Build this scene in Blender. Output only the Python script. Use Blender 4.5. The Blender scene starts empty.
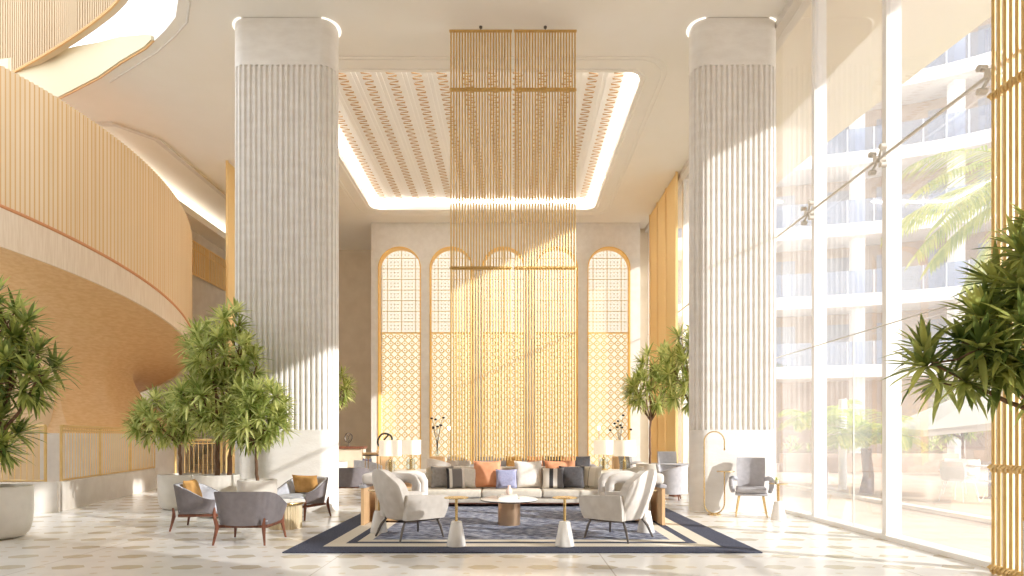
import bpy, bmesh, math, random
from mathutils import Vector, Matrix, Euler
PI = math.pi
R = math.radians
C = bpy.context.scene.collection
rnd = random.Random(7)

# ------------------------------------------------------------------ materials
def lin(c):
    return tuple((x/12.92 if x <= 0.04045 else ((x+0.055)/1.055)**2.4) for x in [v/255 for v in c]) + (1,)

def mat(name, rgb, rough=0.6, metal=0.0, rgb2=None, scale=4.0, bump=0.0, bscale=60.0, stretch=(1,1,1), coat=0.0, trans=0.0, emis=None, estr=0.0, amount=(0.35,0.65), spec=0.5):
    m = bpy.data.materials.new(name); m.use_nodes = True
    nt = m.node_tree; N = nt.nodes; L = nt.links
    b = N['Principled BSDF']
    b.inputs['Base Color'].default_value = lin(rgb)
    b.inputs['Roughness'].default_value = rough
    b.inputs['Metallic'].default_value = metal
    b.inputs['Specular IOR Level'].default_value = spec
    if coat: b.inputs['Coat Weight'].default_value = coat
    if emis:
        b.inputs['Emission Color'].default_value = lin(emis); b.inputs['Emission Strength'].default_value = estr
    tc = N.new('ShaderNodeTexCoord'); mp = N.new('ShaderNodeMapping'); mp.inputs['Scale'].default_value = stretch
    L.new(tc.outputs['Object'], mp.inputs['Vector'])
    if rgb2:
        n = N.new('ShaderNodeTexNoise'); n.inputs['Scale'].default_value = scale; n.inputs['Detail'].default_value = 6
        L.new(mp.outputs[0], n.inputs['Vector'])
        r = N.new('ShaderNodeValToRGB'); r.color_ramp.elements[0].position = amount[0]; r.color_ramp.elements[1].position = amount[1]
        r.color_ramp.elements[0].color = lin(rgb); r.color_ramp.elements[1].color = lin(rgb2)
        L.new(n.outputs[0], r.inputs[0]); L.new(r.outputs[0], b.inputs['Base Color'])
    if bump:
        n2 = N.new('ShaderNodeTexNoise'); n2.inputs['Scale'].default_value = bscale; n2.inputs['Detail'].default_value = 4
        L.new(mp.outputs[0], n2.inputs['Vector'])
        bp = N.new('ShaderNodeBump'); bp.inputs['Strength'].default_value = bump; bp.inputs['Distance'].default_value = 0.01
        L.new(n2.outputs[0], bp.inputs['Height']); L.new(bp.outputs[0], b.inputs['Normal'])
    return m

def math_node(nt, op, a, b=None):
    n = nt.nodes.new('ShaderNodeMath'); n.operation = op
    for i, v in enumerate((a, b)):
        if v is None: continue
        if isinstance(v, (int, float)): n.inputs[i].default_value = v
        else: nt.links.new(v, n.inputs[i])
    return n.outputs[0]

def floor_mat():
    m = bpy.data.materials.new('marble_floor'); m.use_nodes = True
    nt = m.node_tree; N = nt.nodes; L = nt.links; b = N['Principled BSDF']
    g = N.new('ShaderNodeNewGeometry'); s = N.new('ShaderNodeSeparateXYZ'); L.new(g.outputs['Position'], s.inputs[0])
    X, Y = s.outputs[0], s.outputs[1]
    def hexes(ox, oy, px, py, w, h):
        u = math_node(nt, 'SUBTRACT', math_node(nt, 'FRACT', math_node(nt, 'ADD', math_node(nt, 'DIVIDE', X, px), 50+ox)), 0.5)
        v = math_node(nt, 'SUBTRACT', math_node(nt, 'FRACT', math_node(nt, 'ADD', math_node(nt, 'DIVIDE', Y, py), 50+oy)), 0.5)
        au = math_node(nt, 'MULTIPLY', math_node(nt, 'ABSOLUTE', u), px); av = math_node(nt, 'MULTIPLY', math_node(nt, 'ABSOLUTE', v), py)
        e1 = math_node(nt, 'DIVIDE', av, h)
        e2 = math_node(nt, 'ADD', math_node(nt, 'DIVIDE', au, w), math_node(nt, 'DIVIDE', av, 2*h))
        return math_node(nt, 'LESS_THAN', math_node(nt, 'MAXIMUM', e1, e2), 1.0)
    mk = hexes(0, 0, .62, 1.14, .175, .105)
    mk = math_node(nt, 'MAXIMUM', mk, hexes(.5, .5, .62, 1.14, .175, .105))
    sm = hexes(.5, 0, .62, 1.14, .07, .045)
    sm = math_node(nt, 'MAXIMUM', sm, hexes(0, .5, .62, 1.14, .07, .045))
    sm = math_node(nt, 'MAXIMUM', sm, hexes(.25, .25, .62, 1.14, .04, .03))
    sm = math_node(nt, 'MAXIMUM', sm, hexes(.75, .75, .62, 1.14, .04, .03))
    n = N.new('ShaderNodeTexNoise'); n.inputs['Scale'].default_value = 2.2; n.inputs['Detail'].default_value = 8
    L.new(g.outputs['Position'], n.inputs['Vector'])
    rb = N.new('ShaderNodeValToRGB'); rb.color_ramp.elements[0].position = .3; rb.color_ramp.elements[1].position = .7
    rb.color_ramp.elements[0].color = lin((222, 220, 215)); rb.color_ramp.elements[1].color = lin((236, 234, 230))
    L.new(n.outputs[0], rb.inputs[0])
    rt = N.new('ShaderNodeValToRGB'); rt.color_ramp.elements[0].position = .3; rt.color_ramp.elements[1].position = .7
    rt.color_ramp.elements[0].color = lin((190, 181, 160)); rt.color_ramp.elements[1].color = lin((206, 198, 178))
    L.new(n.outputs[0], rt.inputs[0])
    mx = N.new('ShaderNodeMix'); mx.data_type = 'RGBA'; L.new(mk, mx.inputs['Factor']); L.new(rb.outputs[0], mx.inputs['A']); L.new(rt.outputs[0], mx.inputs['B'])
    mx2 = N.new('ShaderNodeMix'); mx2.data_type = 'RGBA'; L.new(math_node(nt, 'MULTIPLY', sm, .6), mx2.inputs['Factor']); L.new(mx.outputs['Result'], mx2.inputs['A']); mx2.inputs['B'].default_value = lin((205, 190, 160))
    # joints of the big slabs
    fx = math_node(nt, 'LESS_THAN', math_node(nt, 'FRACT', math_node(nt, 'DIVIDE', math_node(nt, 'ADD', X, 65.0), 3.0)), .005)
    mx3 = N.new('ShaderNodeMix'); mx3.data_type = 'RGBA'; L.new(math_node(nt, 'MULTIPLY', fx, .5), mx3.inputs['Factor']); L.new(mx2.outputs['Result'], mx3.inputs['A']); mx3.inputs['B'].default_value = lin((150, 135, 115))
    L.new(mx3.outputs['Result'], b.inputs['Base Color'])
    b.inputs['Roughness'].default_value = .22
    return m

def leaf_mat(name, c1, c2, tr):
    m = bpy.data.materials.new(name); m.use_nodes = True
    nt = m.node_tree; N = nt.nodes; L = nt.links; b = N['Principled BSDF']; out = N['Material Output']
    g = N.new('ShaderNodeNewGeometry')
    n = N.new('ShaderNodeTexNoise'); n.inputs['Scale'].default_value = 3.2; L.new(g.outputs['Position'], n.inputs['Vector'])
    a = math_node(nt, 'ADD', math_node(nt, 'MULTIPLY', n.outputs[0], .9), math_node(nt, 'MULTIPLY', g.outputs['Random Per Island'], .5))
    r = N.new('ShaderNodeValToRGB'); r.color_ramp.elements[0].position = .45; r.color_ramp.elements[1].position = .95
    r.color_ramp.elements[0].color = lin(c1); r.color_ramp.elements[1].color = lin(c2)
    L.new(a, r.inputs[0]); L.new(r.outputs[0], b.inputs['Base Color']); b.inputs['Roughness'].default_value = .42
    t = N.new('ShaderNodeBsdfTranslucent'); L.new(r.outputs[0], t.inputs['Color'])
    mx = N.new('ShaderNodeMixShader'); mx.inputs[0].default_value = tr
    L.new(b.outputs[0], mx.inputs[1]); L.new(t.outputs[0], mx.inputs[2]); L.new(mx.outputs[0], out.inputs[0])
    return m

def glass_mat(name, tint, refl=.08, haze=.0):
    m = bpy.data.materials.new(name); m.use_nodes = True
    nt = m.node_tree; N = nt.nodes; L = nt.links; out = N['Material Output']; N.remove(N['Principled BSDF'])
    t = N.new('ShaderNodeBsdfTransparent'); t.inputs[0].default_value = lin(tint)
    gl = N.new('ShaderNodeBsdfGlossy'); gl.inputs['Roughness'].default_value = .01
    fr = N.new('ShaderNodeFresnel'); fr.inputs[0].default_value = 1.45
    f = math_node(nt, 'ADD', math_node(nt, 'MULTIPLY', fr.outputs[0], .3), refl)
    mx = N.new('ShaderNodeMixShader'); L.new(f, mx.inputs[0]); L.new(t.outputs[0], mx.inputs[1]); L.new(gl.outputs[0], mx.inputs[2])
    last = mx
    if haze:
        d = N.new('ShaderNodeBsdfTranslucent'); d.inputs[0].default_value = (1, 1, 1, 1)  # white translucent veil stands in for glare around the bright window
        m2 = N.new('ShaderNodeMixShader'); m2.inputs[0].default_value = haze
        L.new(mx.outputs[0], m2.inputs[1]); L.new(d.outputs[0], m2.inputs[2]); last = m2
    L.new(last.outputs[0], out.inputs[0])
    return m

def emit(name, rgb, s):
    m = bpy.data.materials.new(name); m.use_nodes = True
    nt = m.node_tree; nt.nodes.remove(nt.nodes['Principled BSDF'])
    e = nt.nodes.new('ShaderNodeEmission'); e.inputs[0].default_value = lin(rgb); e.inputs[1].default_value = s
    nt.links.new(e.outputs[0], nt.nodes['Material Output'].inputs[0]); return m

def stripe_mat(name, base, stops, axis=0, rough=.85):
    """fabric with woven stripes: stops = [(position, rgb)...] across the object width -0.5..0.5"""
    m = bpy.data.materials.new(name); m.use_nodes = True
    nt = m.node_tree; N = nt.nodes; L = nt.links; b = N['Principled BSDF']; b.inputs['Roughness'].default_value = rough
    tc = N.new('ShaderNodeTexCoord'); s = N.new('ShaderNodeSeparateXYZ'); L.new(tc.outputs['Object'], s.inputs[0])
    v = math_node(nt, 'ADD', s.outputs[axis], .5)
    r = N.new('ShaderNodeValToRGB'); r.color_ramp.interpolation = 'CONSTANT'
    r.color_ramp.elements[0].position = 0; r.color_ramp.elements[0].color = lin(base)
    r.color_ramp.elements.remove(r.color_ramp.elements[1])
    for p, c in stops:
        e = r.color_ramp.elements.new(p); e.color = lin(c)
    L.new(v, r.inputs[0]); L.new(r.outputs[0], b.inputs['Base Color']); return m

M = {}
M['floor'] = floor_mat()
M['ceiling'] = mat('ceiling_plaster', (240, 237, 230), .8, rgb2=(242, 239, 233), scale=1.5)
M['coffer'] = mat('coffer_panel', (251, 250, 248), .7)
M['wallback'] = mat('wall_plaster', (226, 222, 216), .8, rgb2=(219, 214, 207), scale=6, bump=.2, bscale=30)
M['wallbeige'] = mat('beige_wall', (224, 212, 192), .8, rgb2=(216, 203, 182), scale=2)
M['stone'] = mat('column_stone', (230, 226, 220), .6, rgb2=(222, 217, 210), scale=3, bump=.35, bscale=25, stretch=(1, 1, 2.5))
M['stonew'] = mat('parapet_stone', (222, 216, 208), .55, rgb2=(212, 205, 196), scale=3)
M['gold'] = mat('brushed_gold', (204, 166, 98), .42, .2, rgb2=(194, 154, 86), scale=8)
M['goldscreen'] = mat('screen_gold', (226, 194, 132), .4, .15, rgb2=(218, 183, 118), scale=8)
M['goldlite'] = mat('pale_gold', (238, 206, 146), .45, .1)
M['inlay'] = mat('inlay_bronze', (190, 152, 104), .5, .05)
M['brass'] = mat('polished_brass', (212, 184, 130), .2, .9)
M['trim'] = mat('copper_trim', (204, 140, 92), .45, .1)
M['framegold'] = mat('arch_frame_gold', (238, 190, 96), .4, .1)
M['lattice'] = leaf_mat('lattice_amber', (248, 222, 140), (252, 230, 160), .5)
M['latticefine'] = leaf_mat('lattice_pale_amber', (248, 232, 184), (250, 238, 204), .5)
M['slat'] = mat('stair_slat_wood', (230, 206, 170), .6, rgb2=(222, 197, 158), scale=3, stretch=(1, 1, .1))
M['slatback'] = mat('stair_slat_back', (214, 170, 110), .5, .1)
M['paleband'] = mat('stair_pale_wood', (230, 210, 184), .55, rgb2=(220, 197, 168), scale=7, stretch=(6, 6, .3))
M['swoop'] = mat('stair_swoop_wood', (228, 192, 142), .45, rgb2=(217, 176, 124), scale=6, stretch=(1.2, 1.2, 5), bump=.1)
M['beigeband'] = mat('upper_balcony_panel', (206, 186, 156), .7)
M['creamband'] = mat('cream_balcony_panel', (216, 206, 176), .7)
M['marble'] = mat('white_marble', (238, 235, 230), .25, rgb2=(216, 212, 208), scale=6, amount=(.45, .75))
M['rugblue'] = mat('rug_blue_pile', (48, 54, 82), .95, rgb2=(196, 200, 212), scale=16, stretch=(.6, 2.4, 1), bump=.8, bscale=90, amount=(.40, .70))
M['rugnavy'] = mat('rug_navy_pile', (40, 45, 64), .95, rgb2=(78, 82, 100), scale=60, bump=.6, bscale=150)
M['rugcream'] = mat('rug_cream_pile', (222, 213, 196), .95, rgb2=(210, 201, 184), scale=60, bump=.5, bscale=150)
M['cream'] = mat('cream_velvet', (212, 206, 199), .85, rgb2=(200, 193, 185), scale=8, bump=.3, bscale=80)
M['sofa'] = mat('sofa_linen', (210, 202, 188), .9, rgb2=(198, 190, 176), scale=12, bump=.3, bscale=120)
M['greyshell'] = mat('grey_felt', (124, 118, 120), .9, rgb2=(117, 111, 113), scale=14, bump=.3, bscale=120)
M['bluegrey'] = mat('pale_blue_grey_fabric', (206, 208, 216), .9, rgb2=(190, 194, 204), scale=14, bump=.3, bscale=120)
M['greyfab'] = mat('grey_fabric', (184, 182, 186), .9, rgb2=(172, 170, 174), scale=14, bump=.3, bscale=120)
M['walnut'] = mat('walnut', (128, 78, 56), .45, rgb2=(98, 58, 42), scale=5, stretch=(6, 6, .6))
M['oak'] = mat('light_oak', (224, 188, 144), .5, rgb2=(212, 172, 126), scale=4, stretch=(5, 5, .5))
M['palewood'] = mat('pale_wood', (224, 208, 176), .55, rgb2=(208, 190, 156), scale=4, stretch=(6, 6, .5))
M['darkmetal'] = mat('dark_bronze', (104, 98, 94), .35, .8)
M['orange'] = mat('apricot_velvet', (226, 162, 124), .85, rgb2=(216, 150, 111), scale=10)
M['mustard'] = mat('mustard_fabric', (200, 154, 92), .85, rgb2=(186, 140, 78), scale=10)
M['lavender'] = mat('lavender_fabric', (160, 163, 192), .9, rgb2=(146, 149, 180), scale=40)
M['white'] = mat('white_fabric', (234, 230, 222), .9, rgb2=(224, 219, 210), scale=20)
M['charcoal'] = mat('charcoal_fabric', (84, 82, 84), .9, rgb2=(72, 70, 72), scale=20)
M['midgrey'] = mat('mid_grey_fabric', (158, 154, 150), .9, rgb2=(144, 140, 136), scale=20)
M['shade'] = mat('lamp_shade_linen', (250, 244, 230), .9, emis=(255, 240, 212), estr=.2)
M['paper'] = mat('book_paper', (240, 238, 232), .7)
M['bookcover'] = mat('book_cover_white', (226, 222, 216), .5)
M['pink'] = mat('pink_ceramic', (226, 190, 176), .4, rgb2=(240, 224, 212), scale=3)
M['clay'] = mat('potting_soil', (92, 72, 54), .95, rgb2=(120, 98, 74), scale=30, bump=.6)
M['pot'] = mat('pot_concrete', (224, 218, 208), .65, rgb2=(210, 203, 192), scale=3, bump=.15)
M['bark'] = mat('tree_bark', (136, 104, 80), .85, rgb2=(104, 78, 58), scale=12, stretch=(3, 3, .6), bump=.5)
M['leaf'] = leaf_mat('tree_leaf', (140, 158, 76), (238, 240, 166), .5)
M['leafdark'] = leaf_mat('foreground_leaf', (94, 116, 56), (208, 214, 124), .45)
M['palm'] = leaf_mat('palm_leaf', (160, 184, 80), (228, 232, 128), .5)
M['frame'] = mat('white_aluminium', (236, 234, 230), .4)
M['glass'] = glass_mat('window_glass', (252, 252, 252), .0, .055)
M['clearglass'] = glass_mat('clear_glass', (242, 246, 246), .05)
M['railglass'] = glass_mat('balcony_glass', (205, 215, 232), .12)
M['steel'] = mat('cable_steel', (206, 200, 190), .4, .2)
M['soffit'] = mat('soffit_plaster', (232, 222, 204), .8)
M['bldwhite'] = mat('slab_white', (240, 238, 234), .7)
M['bldwall'] = mat('facade_beige', (182, 160, 140), .8, rgb2=(166, 144, 124), scale=1.2)
M['bldglass'] = mat('facade_window', (140, 142, 150), .2)
M['paving'] = mat('terrace_paving', (206, 184, 162), .7, rgb2=(192, 168, 146), scale=1.2)
M['kerb'] = mat('kerb_stone', (236, 230, 220), .7)
M['canvas'] = mat('parasol_canvas', (240, 238, 236), .8)
M['whitemetal'] = mat('white_metal', (235, 235, 235), .4)
M['led'] = emit('led_strip', (255, 248, 238), 26.0)
M['ledleft'] = emit('led_bulkhead', (255, 246, 232), 5.0)
M['ledsoft'] = emit('led_column', (255, 246, 230), 1.3)
M['backlight'] = emit('backlit_panel', (255, 248, 232), .74)
M['backlightwarm'] = emit('warm_backlit_panel', (255, 242, 210), .74)
M['spot'] = emit('warm_lamp', (255, 226, 160), 12)
M['black'] = mat('black_iron', (40, 36, 34), .5, .3)
M['stripeA'] = stripe_mat('striped_pillow_left', (158, 154, 150), [(.28, (56, 54, 58)), (.36, (234, 230, 222)), (.42, (130, 126, 124)), (.62, (236, 232, 226)), (.70, (198, 194, 188))])
M['stripeB'] = stripe_mat('striped_pillow_right', (216, 210, 200), [(.42, (60, 58, 62)), (.50, (236, 232, 226)), (.58, (110, 108, 110)), (.78, (234, 230, 224)), (.82, (80, 78, 80))])
M['stripeC'] = stripe_mat('beige_piped_pillow', (206, 200, 186), [(.47, (140, 134, 124)), (.485, (222, 216, 204)), (.62, (206, 200, 186))])

# ------------------------------------------------------------------ helpers
def finish(o, smooth=True):
    if smooth:
        for p in o.data.polygons: p.use_smooth = True
        try:
            o.data.set_sharp_from_angle(angle=R(38))
        except Exception: pass

def obj(name, bm, m, parent=None, smooth=True):
    me = bpy.data.meshes.new(name)
    bmesh.ops.recalc_face_normals(bm, faces=bm.faces[:]) if len(bm.faces) < 20000 else None
    bm.to_mesh(me); bm.free()
    me.materials.append(M[m] if isinstance(m, str) else m)
    o = bpy.data.objects.new(name, me); C.objects.link(o)
    finish(o, smooth)
    if parent: o.parent = parent
    return o

def tag(o, label=None, cat=None, group=None, kind=None):
    if label: o['label'] = label
    if cat: o['category'] = cat
    if group: o['group'] = group
    if kind: o['kind'] = kind
    return o

def thing(name, label, cat, loc=(0, 0, 0), rz=0.0, group=None, kind=None):
    o = bpy.data.objects.new(name, None); C.objects.link(o); o.empty_display_size = .1
    o.location = loc; o.rotation_euler = (0, 0, rz)
    return tag(o, label, cat, group, kind)

def struct(o): o['kind'] = 'structure'; return o

def dup(root, loc, rz, label, group=None):
    r = root.copy(); C.objects.link(r); r.location = loc; r.rotation_euler = (r.rotation_euler.x, r.rotation_euler.y, rz)
    r['label'] = label
    if group: r['group'] = group
    for ch in list(root.children):
        c = ch.copy(); C.objects.link(c); c.parent = r
        for g in list(ch.children):
            d = g.copy(); C.objects.link(d); d.parent = c
    return r

def bm_(): return bmesh.new()

def box(bm, x0, x1, y0, y1, z0, z1, bev=0.0, seg=2, mtx=None):
    t = bmesh.new()
    bmesh.ops.create_cube(t, size=1)
    for v in t.verts:
        v.co = Vector(((x0+x1)/2+v.co.x*(x1-x0), (y0+y1)/2+v.co.y*(y1-y0), (z0+z1)/2+v.co.z*(z1-z0)))
    if bev: bmesh.ops.bevel(t, geom=t.edges[:], offset=bev, segments=seg, profile=.5, affect='EDGES')
    if mtx is not None: t.transform(mtx)
    merge(bm, t); return bm

def merge(bm, t):
    me = bpy.data.meshes.new('tmp'); t.to_mesh(me); t.free(); bm.from_mesh(me); bpy.data.meshes.remove(me)

def tube(bm, pts, rad, seg=8, caps=True, closed=False):
    pts = [Vector(p) for p in pts]; n = len(pts)
    rads = rad if isinstance(rad, (list, tuple)) else [rad]*n
    rings = []
    up = None
    for i, p in enumerate(pts):
        if closed: d = pts[(i+1) % n]-pts[i-1]
        else: d = pts[min(i+1, n-1)]-pts[max(i-1, 0)]
        d.normalize()
        if up is None:
            a = Vector((0, 0, 1)) if abs(d.z) < .9 else Vector((1, 0, 0))
            u = d.cross(a).normalized()
        else:
            u = (up - d*up.dot(d)).normalized()
        up = u; w = d.cross(u)
        rings.append([bm.verts.new(p+(u*math.cos(2*PI*k/seg)+w*math.sin(2*PI*k/seg))*rads[i]) for k in range(seg)])
    m = n if closed else n-1
    for i in range(m):
        a, b = rings[i], rings[(i+1) % n]
        for k in range(seg):
            bm.faces.new((a[k], a[(k+1) % seg], b[(k+1) % seg], b[k]))
    if caps and not closed:
        bm.faces.new(rings[0][::-1]); bm.faces.new(rings[-1])
    return bm

def lathe(bm, prof, seg=32, at=(0, 0)):
    rings = []
    for r, z in prof:
        if r < 1e-5: rings.append([bm.verts.new((at[0], at[1], z))])
        else: rings.append([bm.verts.new((at[0]+r*math.cos(2*PI*k/seg), at[1]+r*math.sin(2*PI*k/seg), z)) for k in range(seg)])
    for a, b in zip(rings, rings[1:]):
        for k in range(seg):
            k2 = (k+1) % seg
            if len(a) == 1 and len(b) == 1: continue
            if len(a) == 1: bm.faces.new((a[0], b[k], b[k2]))
            elif len(b) == 1: bm.faces.new((a[k], b[0], a[k2])) if False else bm.faces.new((a[k2], a[k], b[0]))
            else: bm.faces.new((a[k], a[k2], b[k2], b[k]))
    return bm

def grid(bm, fn, nu, nv, closed_u=False):
    V = [[bm.verts.new(fn(i/nu, j/nv)) for j in range(nv+1)] for i in range(nu if closed_u else nu+1)]
    for i in range(nu):
        for j in range(nv):
            a = V[i]; b = V[(i+1) % len(V)]
            bm.faces.new((a[j], b[j], b[j+1], a[j+1]))
    return V

def solid_shell(bm, outer, inner, nu, nv):
    """two open grids (functions of u,v in 0..1) joined round their border into one closed body"""
    A = grid(bm, outer, nu, nv); B = grid(bm, inner, nu, nv)
    for i in range(nu):
        bm.faces.new((A[i][0], A[i+1][0], B[i+1][0], B[i][0]))
        bm.faces.new((A[i][nv], B[i][nv], B[i+1][nv], A[i+1][nv]))
    for j in range(nv):
        bm.faces.new((A[0][j], B[0][j], B[0][j+1], A[0][j+1]))
        bm.faces.new((A[nu][j], A[nu][j+1], B[nu][j+1], B[nu][j]))
    return bm

def filled(name, outer, holes, t, m, mtx, parent=None):
    """flat slab with holes: outline in local XY, thickness t, moved by mtx"""
    cu = bpy.data.curves.new('tmpc', 'CURVE'); cu.dimensions = '2D'; cu.fill_mode = 'BOTH'; cu.extrude = t/2
    for pts in [outer]+holes:
        s = cu.splines.new('POLY'); s.points.add(len(pts)-1); s.use_cyclic_u = True
        for p, q in zip(s.points, pts): p.co = (q[0], q[1], 0, 1)
    ob = bpy.data.objects.new('tmpo', cu); C.objects.link(ob)
    dg = bpy.context.evaluated_depsgraph_get(); dg.update()
    me = bpy.data.meshes.new_from_object(ob.evaluated_get(dg))
    bpy.data.objects.remove(ob); bpy.data.curves.remove(cu)
    me.transform(mtx); me.materials.clear(); me.materials.append(M[m]); me.name = name
    o = bpy.data.objects.new(name, me); C.objects.link(o)
    if parent: o.parent = parent
    return o

def thicken(bm, vec):
    r_ = bmesh.ops.extrude_face_region(bm, geom=bm.faces[:], use_keep_orig=True)
    vs = [e for e in r_['geom'] if isinstance(e, bmesh.types.BMVert)]
    bmesh.ops.translate(bm, verts=vs, vec=vec)

def rrect(x0, x1, y0, y1, r, n=8):
    pts = []
    for cx, cy, a in ((x1-r, y1-r, 0), (x0+r, y1-r, 90), (x0+r, y0+r, 180), (x1-r, y0+r, 270)):
        for k in range(n+1):
            t = R(a+90*k/n); pts.append((cx+r*math.cos(t), cy+r*math.sin(t)))
    return pts

def ribbon(bm, path, z0, z1, th=.02):
    """vertical strip that follows a plan path; z0/z1 numbers or lists; has thickness th"""
    n = len(path)
    zz0 = z0 if isinstance(z0, list) else [z0]*n; zz1 = z1 if isinstance(z1, list) else [z1]*n
    P = [Vector((p[0], p[1])) for p in path]; V = []
    for i in range(n):
        d = (P[min(i+1, n-1)]-P[max(i-1, 0)]).normalized(); nn = Vector((d.y, -d.x))*th
        a, b = P[i], P[i]+nn
        V.append([bm.verts.new((a.x, a.y, zz0[i])), bm.verts.new((b.x, b.y, zz0[i])), bm.verts.new((b.x, b.y, zz1[i])), bm.verts.new((a.x, a.y, zz1[i]))])
    for i in range(n-1):
        for k in range(4):
            bm.faces.new((V[i][k], V[i][(k+1) % 4], V[i+1][(k+1) % 4], V[i+1][k]))
    bm.faces.new(V[0]); bm.faces.new(V[-1][::-1]); return bm

# ------------------------------------------------------------------ the room
H = 9.03
b = bm_(); box(b, -17, 4.98, -4, 25, -.2, 0)
struct(obj('floor', b, 'floor', smooth=False))

# ceiling with the coffer opening and the atrium opening
CX0, CX1, CY0, CY1 = -4.74, 2.73, 12.6, 20.2
atr = [(-5.75, 5.0), (-5.75, 9.6), (-5.86, 10.5), (-6.16, 10.95), (-6.55, 11.3), (-6.91, 11.58), (-7.23, 11.8), (-8.0, 12.25), (-8.79, 12.76), (-9.6, 13.2), (-10.35, 13.6), (-12.5, 14.4), (-15.5, 14.4), (-15.5, 4.2), (-6.4, 4.2)]
ceil = filled('ceiling', [(-17, -4), (5.05, -4), (5.05, 25), (-17, 25)], [rrect(CX0, CX1, CY0, CY1, .35), atr], .3, 'ceiling', Matrix.Translation((0, 0, H+.15)))
struct(ceil)
b = bm_(); ribbon(b, rrect(CX0-.02, CX1+.02, CY0-.02, CY1+.02, .36)+[(CX1+.02, CY1+.02-.36)], H+.02, H+.42, .02); obj('coffer_side', b, 'coffer', ceil)
b = bm_(); box(b, CX0-.3, CX1+.3, CY0-.3, CY1+.3, H+.32, H+.4); cpan = obj('coffer_panel', b, 'coffer', ceil)
# ridges and gold wedge inlay on the coffer panel
b = bm_(); zc = H+.32
nrow = 13; sp = (CX1-CX0-.25)/nrow
for k in range(nrow):
    xc = CX0+.12+sp*(k+.5)+sp/2
    if k < nrow-1:
        for dx in (-.05, .05): box(b, xc+dx-.012, xc+dx+.012, CY0, CY1-.1, zc-.02, zc+.002)
obj('coffer_ridge', b, 'coffer', cpan, smooth=False)
b = bm_()
for k in range(nrow):
    xc = CX0+.12+sp*(k+.5)
    y = CY0+.12; s = 1
    while y < CY1-.2:
        # a long thin wedge; each next one points the other way
        a = [(xc-s*.115, y-.030), (xc-s*.10, y+.028), (xc+s*.09, y+.036)]
        lo = [b.verts.new((p[0], p[1], zc-.008)) for p in a]; hi = [b.verts.new((p[0], p[1], zc+.002)) for p in a]
        b.faces.new(lo); b.faces.new(hi[::-1])
        for i in range(3): b.faces.new((lo[i], lo[(i+1) % 3], hi[(i+1) % 3], hi[i]))
        y += .105; s = -s
inl = obj('coffer_inlay', b, 'inlay', cpan, smooth=False)
rr = rrect(CX0+.03, CX1-.03, CY0+.03, CY1-.03, .33)
b = bm_(); ribbon(b, rr+[rr[0]], H+.245, H+.285, .03); obj('cove_light', b, 'led', ceil)
# fine mouldings around the coffer
b = bm_()
for off in (.42, .52):
    r_ = rrect(CX0-off, CX1+off, CY0-off, CY1+off, .62)
    tube(b, [(p[0], p[1], H) for p in r_], .013, 6, closed=True)
for off in (.1,):
    r_ = rrect(CX0-off, CX1+off, CY0-off, CY1+off, .42)
    tube(b, [(p[0], p[1], H) for p in r_], .02, 6, closed=True)
obj('coffer_moulding', b, 'ceiling', ceil)
b = bm_()
r_ = [(p[0]-.16 if p[0] < 0 else p[0]+.16, p[1]) for p in [(-5.6, 9.6), (-5.7, 10.5), (-6.0, 11.05), (-6.42, 11.42), (-6.78, 11.7)]]
tube(b, [(-5.58, 8, H), (-5.58, 9.6, H), (-5.68, 10.55, H), (-6.02, 11.08, H), (-6.44, 11.45, H), (-7.1, 11.95, H), (-8.7, 12.95, H)], .02, 6)
obj('opening_moulding', b, 'wallback', ceil)
# groove with a chamfered corner on the left of the ceiling
b = bm_(); ribbon(b, [(-14, 14.7), (-9.75, 14.7), (-9.2, 15.4), (-9.2, 24.5)], H-.05, H+.0, .14); obj('ceiling_moulding', b, 'wallback', ceil, smooth=False)
# lit bulkhead along the left
b = bm_(); box(b, -13, -10.35, 15.0, 24.5, 8.5, 8.72); bh = obj('trim_1', b, 'ceiling', smooth=False); struct(bh)
b = bm_(); box(b, -10.75, -10.62, 15.0, 24.5, 8.722, 8.76); obj('cove_light', b, 'ledleft', bh, smooth=False)

# back wall with five arches
WX0, WX1, WY = -5.06, 4.53, 21.4
AX = [-4.05, -2.21, -.34, 1.55, 3.42]; AR = .765; AS = 7.41
def arch(cx, r, zs, z0=.02, n=20):
    return [(cx-r, z0)]+[(cx-r*math.cos(PI*k/n), zs+r*math.sin(PI*k/n)) for k in range(n+1)]+[(cx+r, z0)]
mx = Matrix.Translation((0, WY+.17, 0)) @ Matrix.Rotation(PI/2, 4, 'X')
wb = filled('wall_back', [(WX0, 0), (WX1, 0), (WX1, H), (WX0, H)], [arch(x, AR, AS, .04) for x in AX], .34, 'wallback', mx); struct(wb)
b = bm_()
box(b, WX0, WX0+.3, WY+.34, 24.5, 0, H); box(b, WX1-.3, WX1, WY+.34, 24.5, 0, H)
box(b, WX0, WX1, WY+.8, WY+.9, 0, H)
obj('wall_core', b, 'wallback', wb, smooth=False)
b = bm_(); box(b, -17.2, -17, -4, 24.5, 0, 4.6); struct(obj('unseen_wall_side', b, 'wallbeige', smooth=False))  # added out of view; its height limits the light reaching the stair
b = bm_(); box(b, -17, 4.98, -4.2, -4, 0, H); struct(obj('unseen_wall_front', b, 'wallbeige', smooth=False))  # added behind the camera to cut the frontal fill light
b = bm_(); box(b, -17, WX0, 24.5, 24.8, 0, H); box(b, WX1, 4.98, 22.0, 22.2, 0, H)
struct(obj('wall_rear', b, 'wallbeige', smooth=False))

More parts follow.
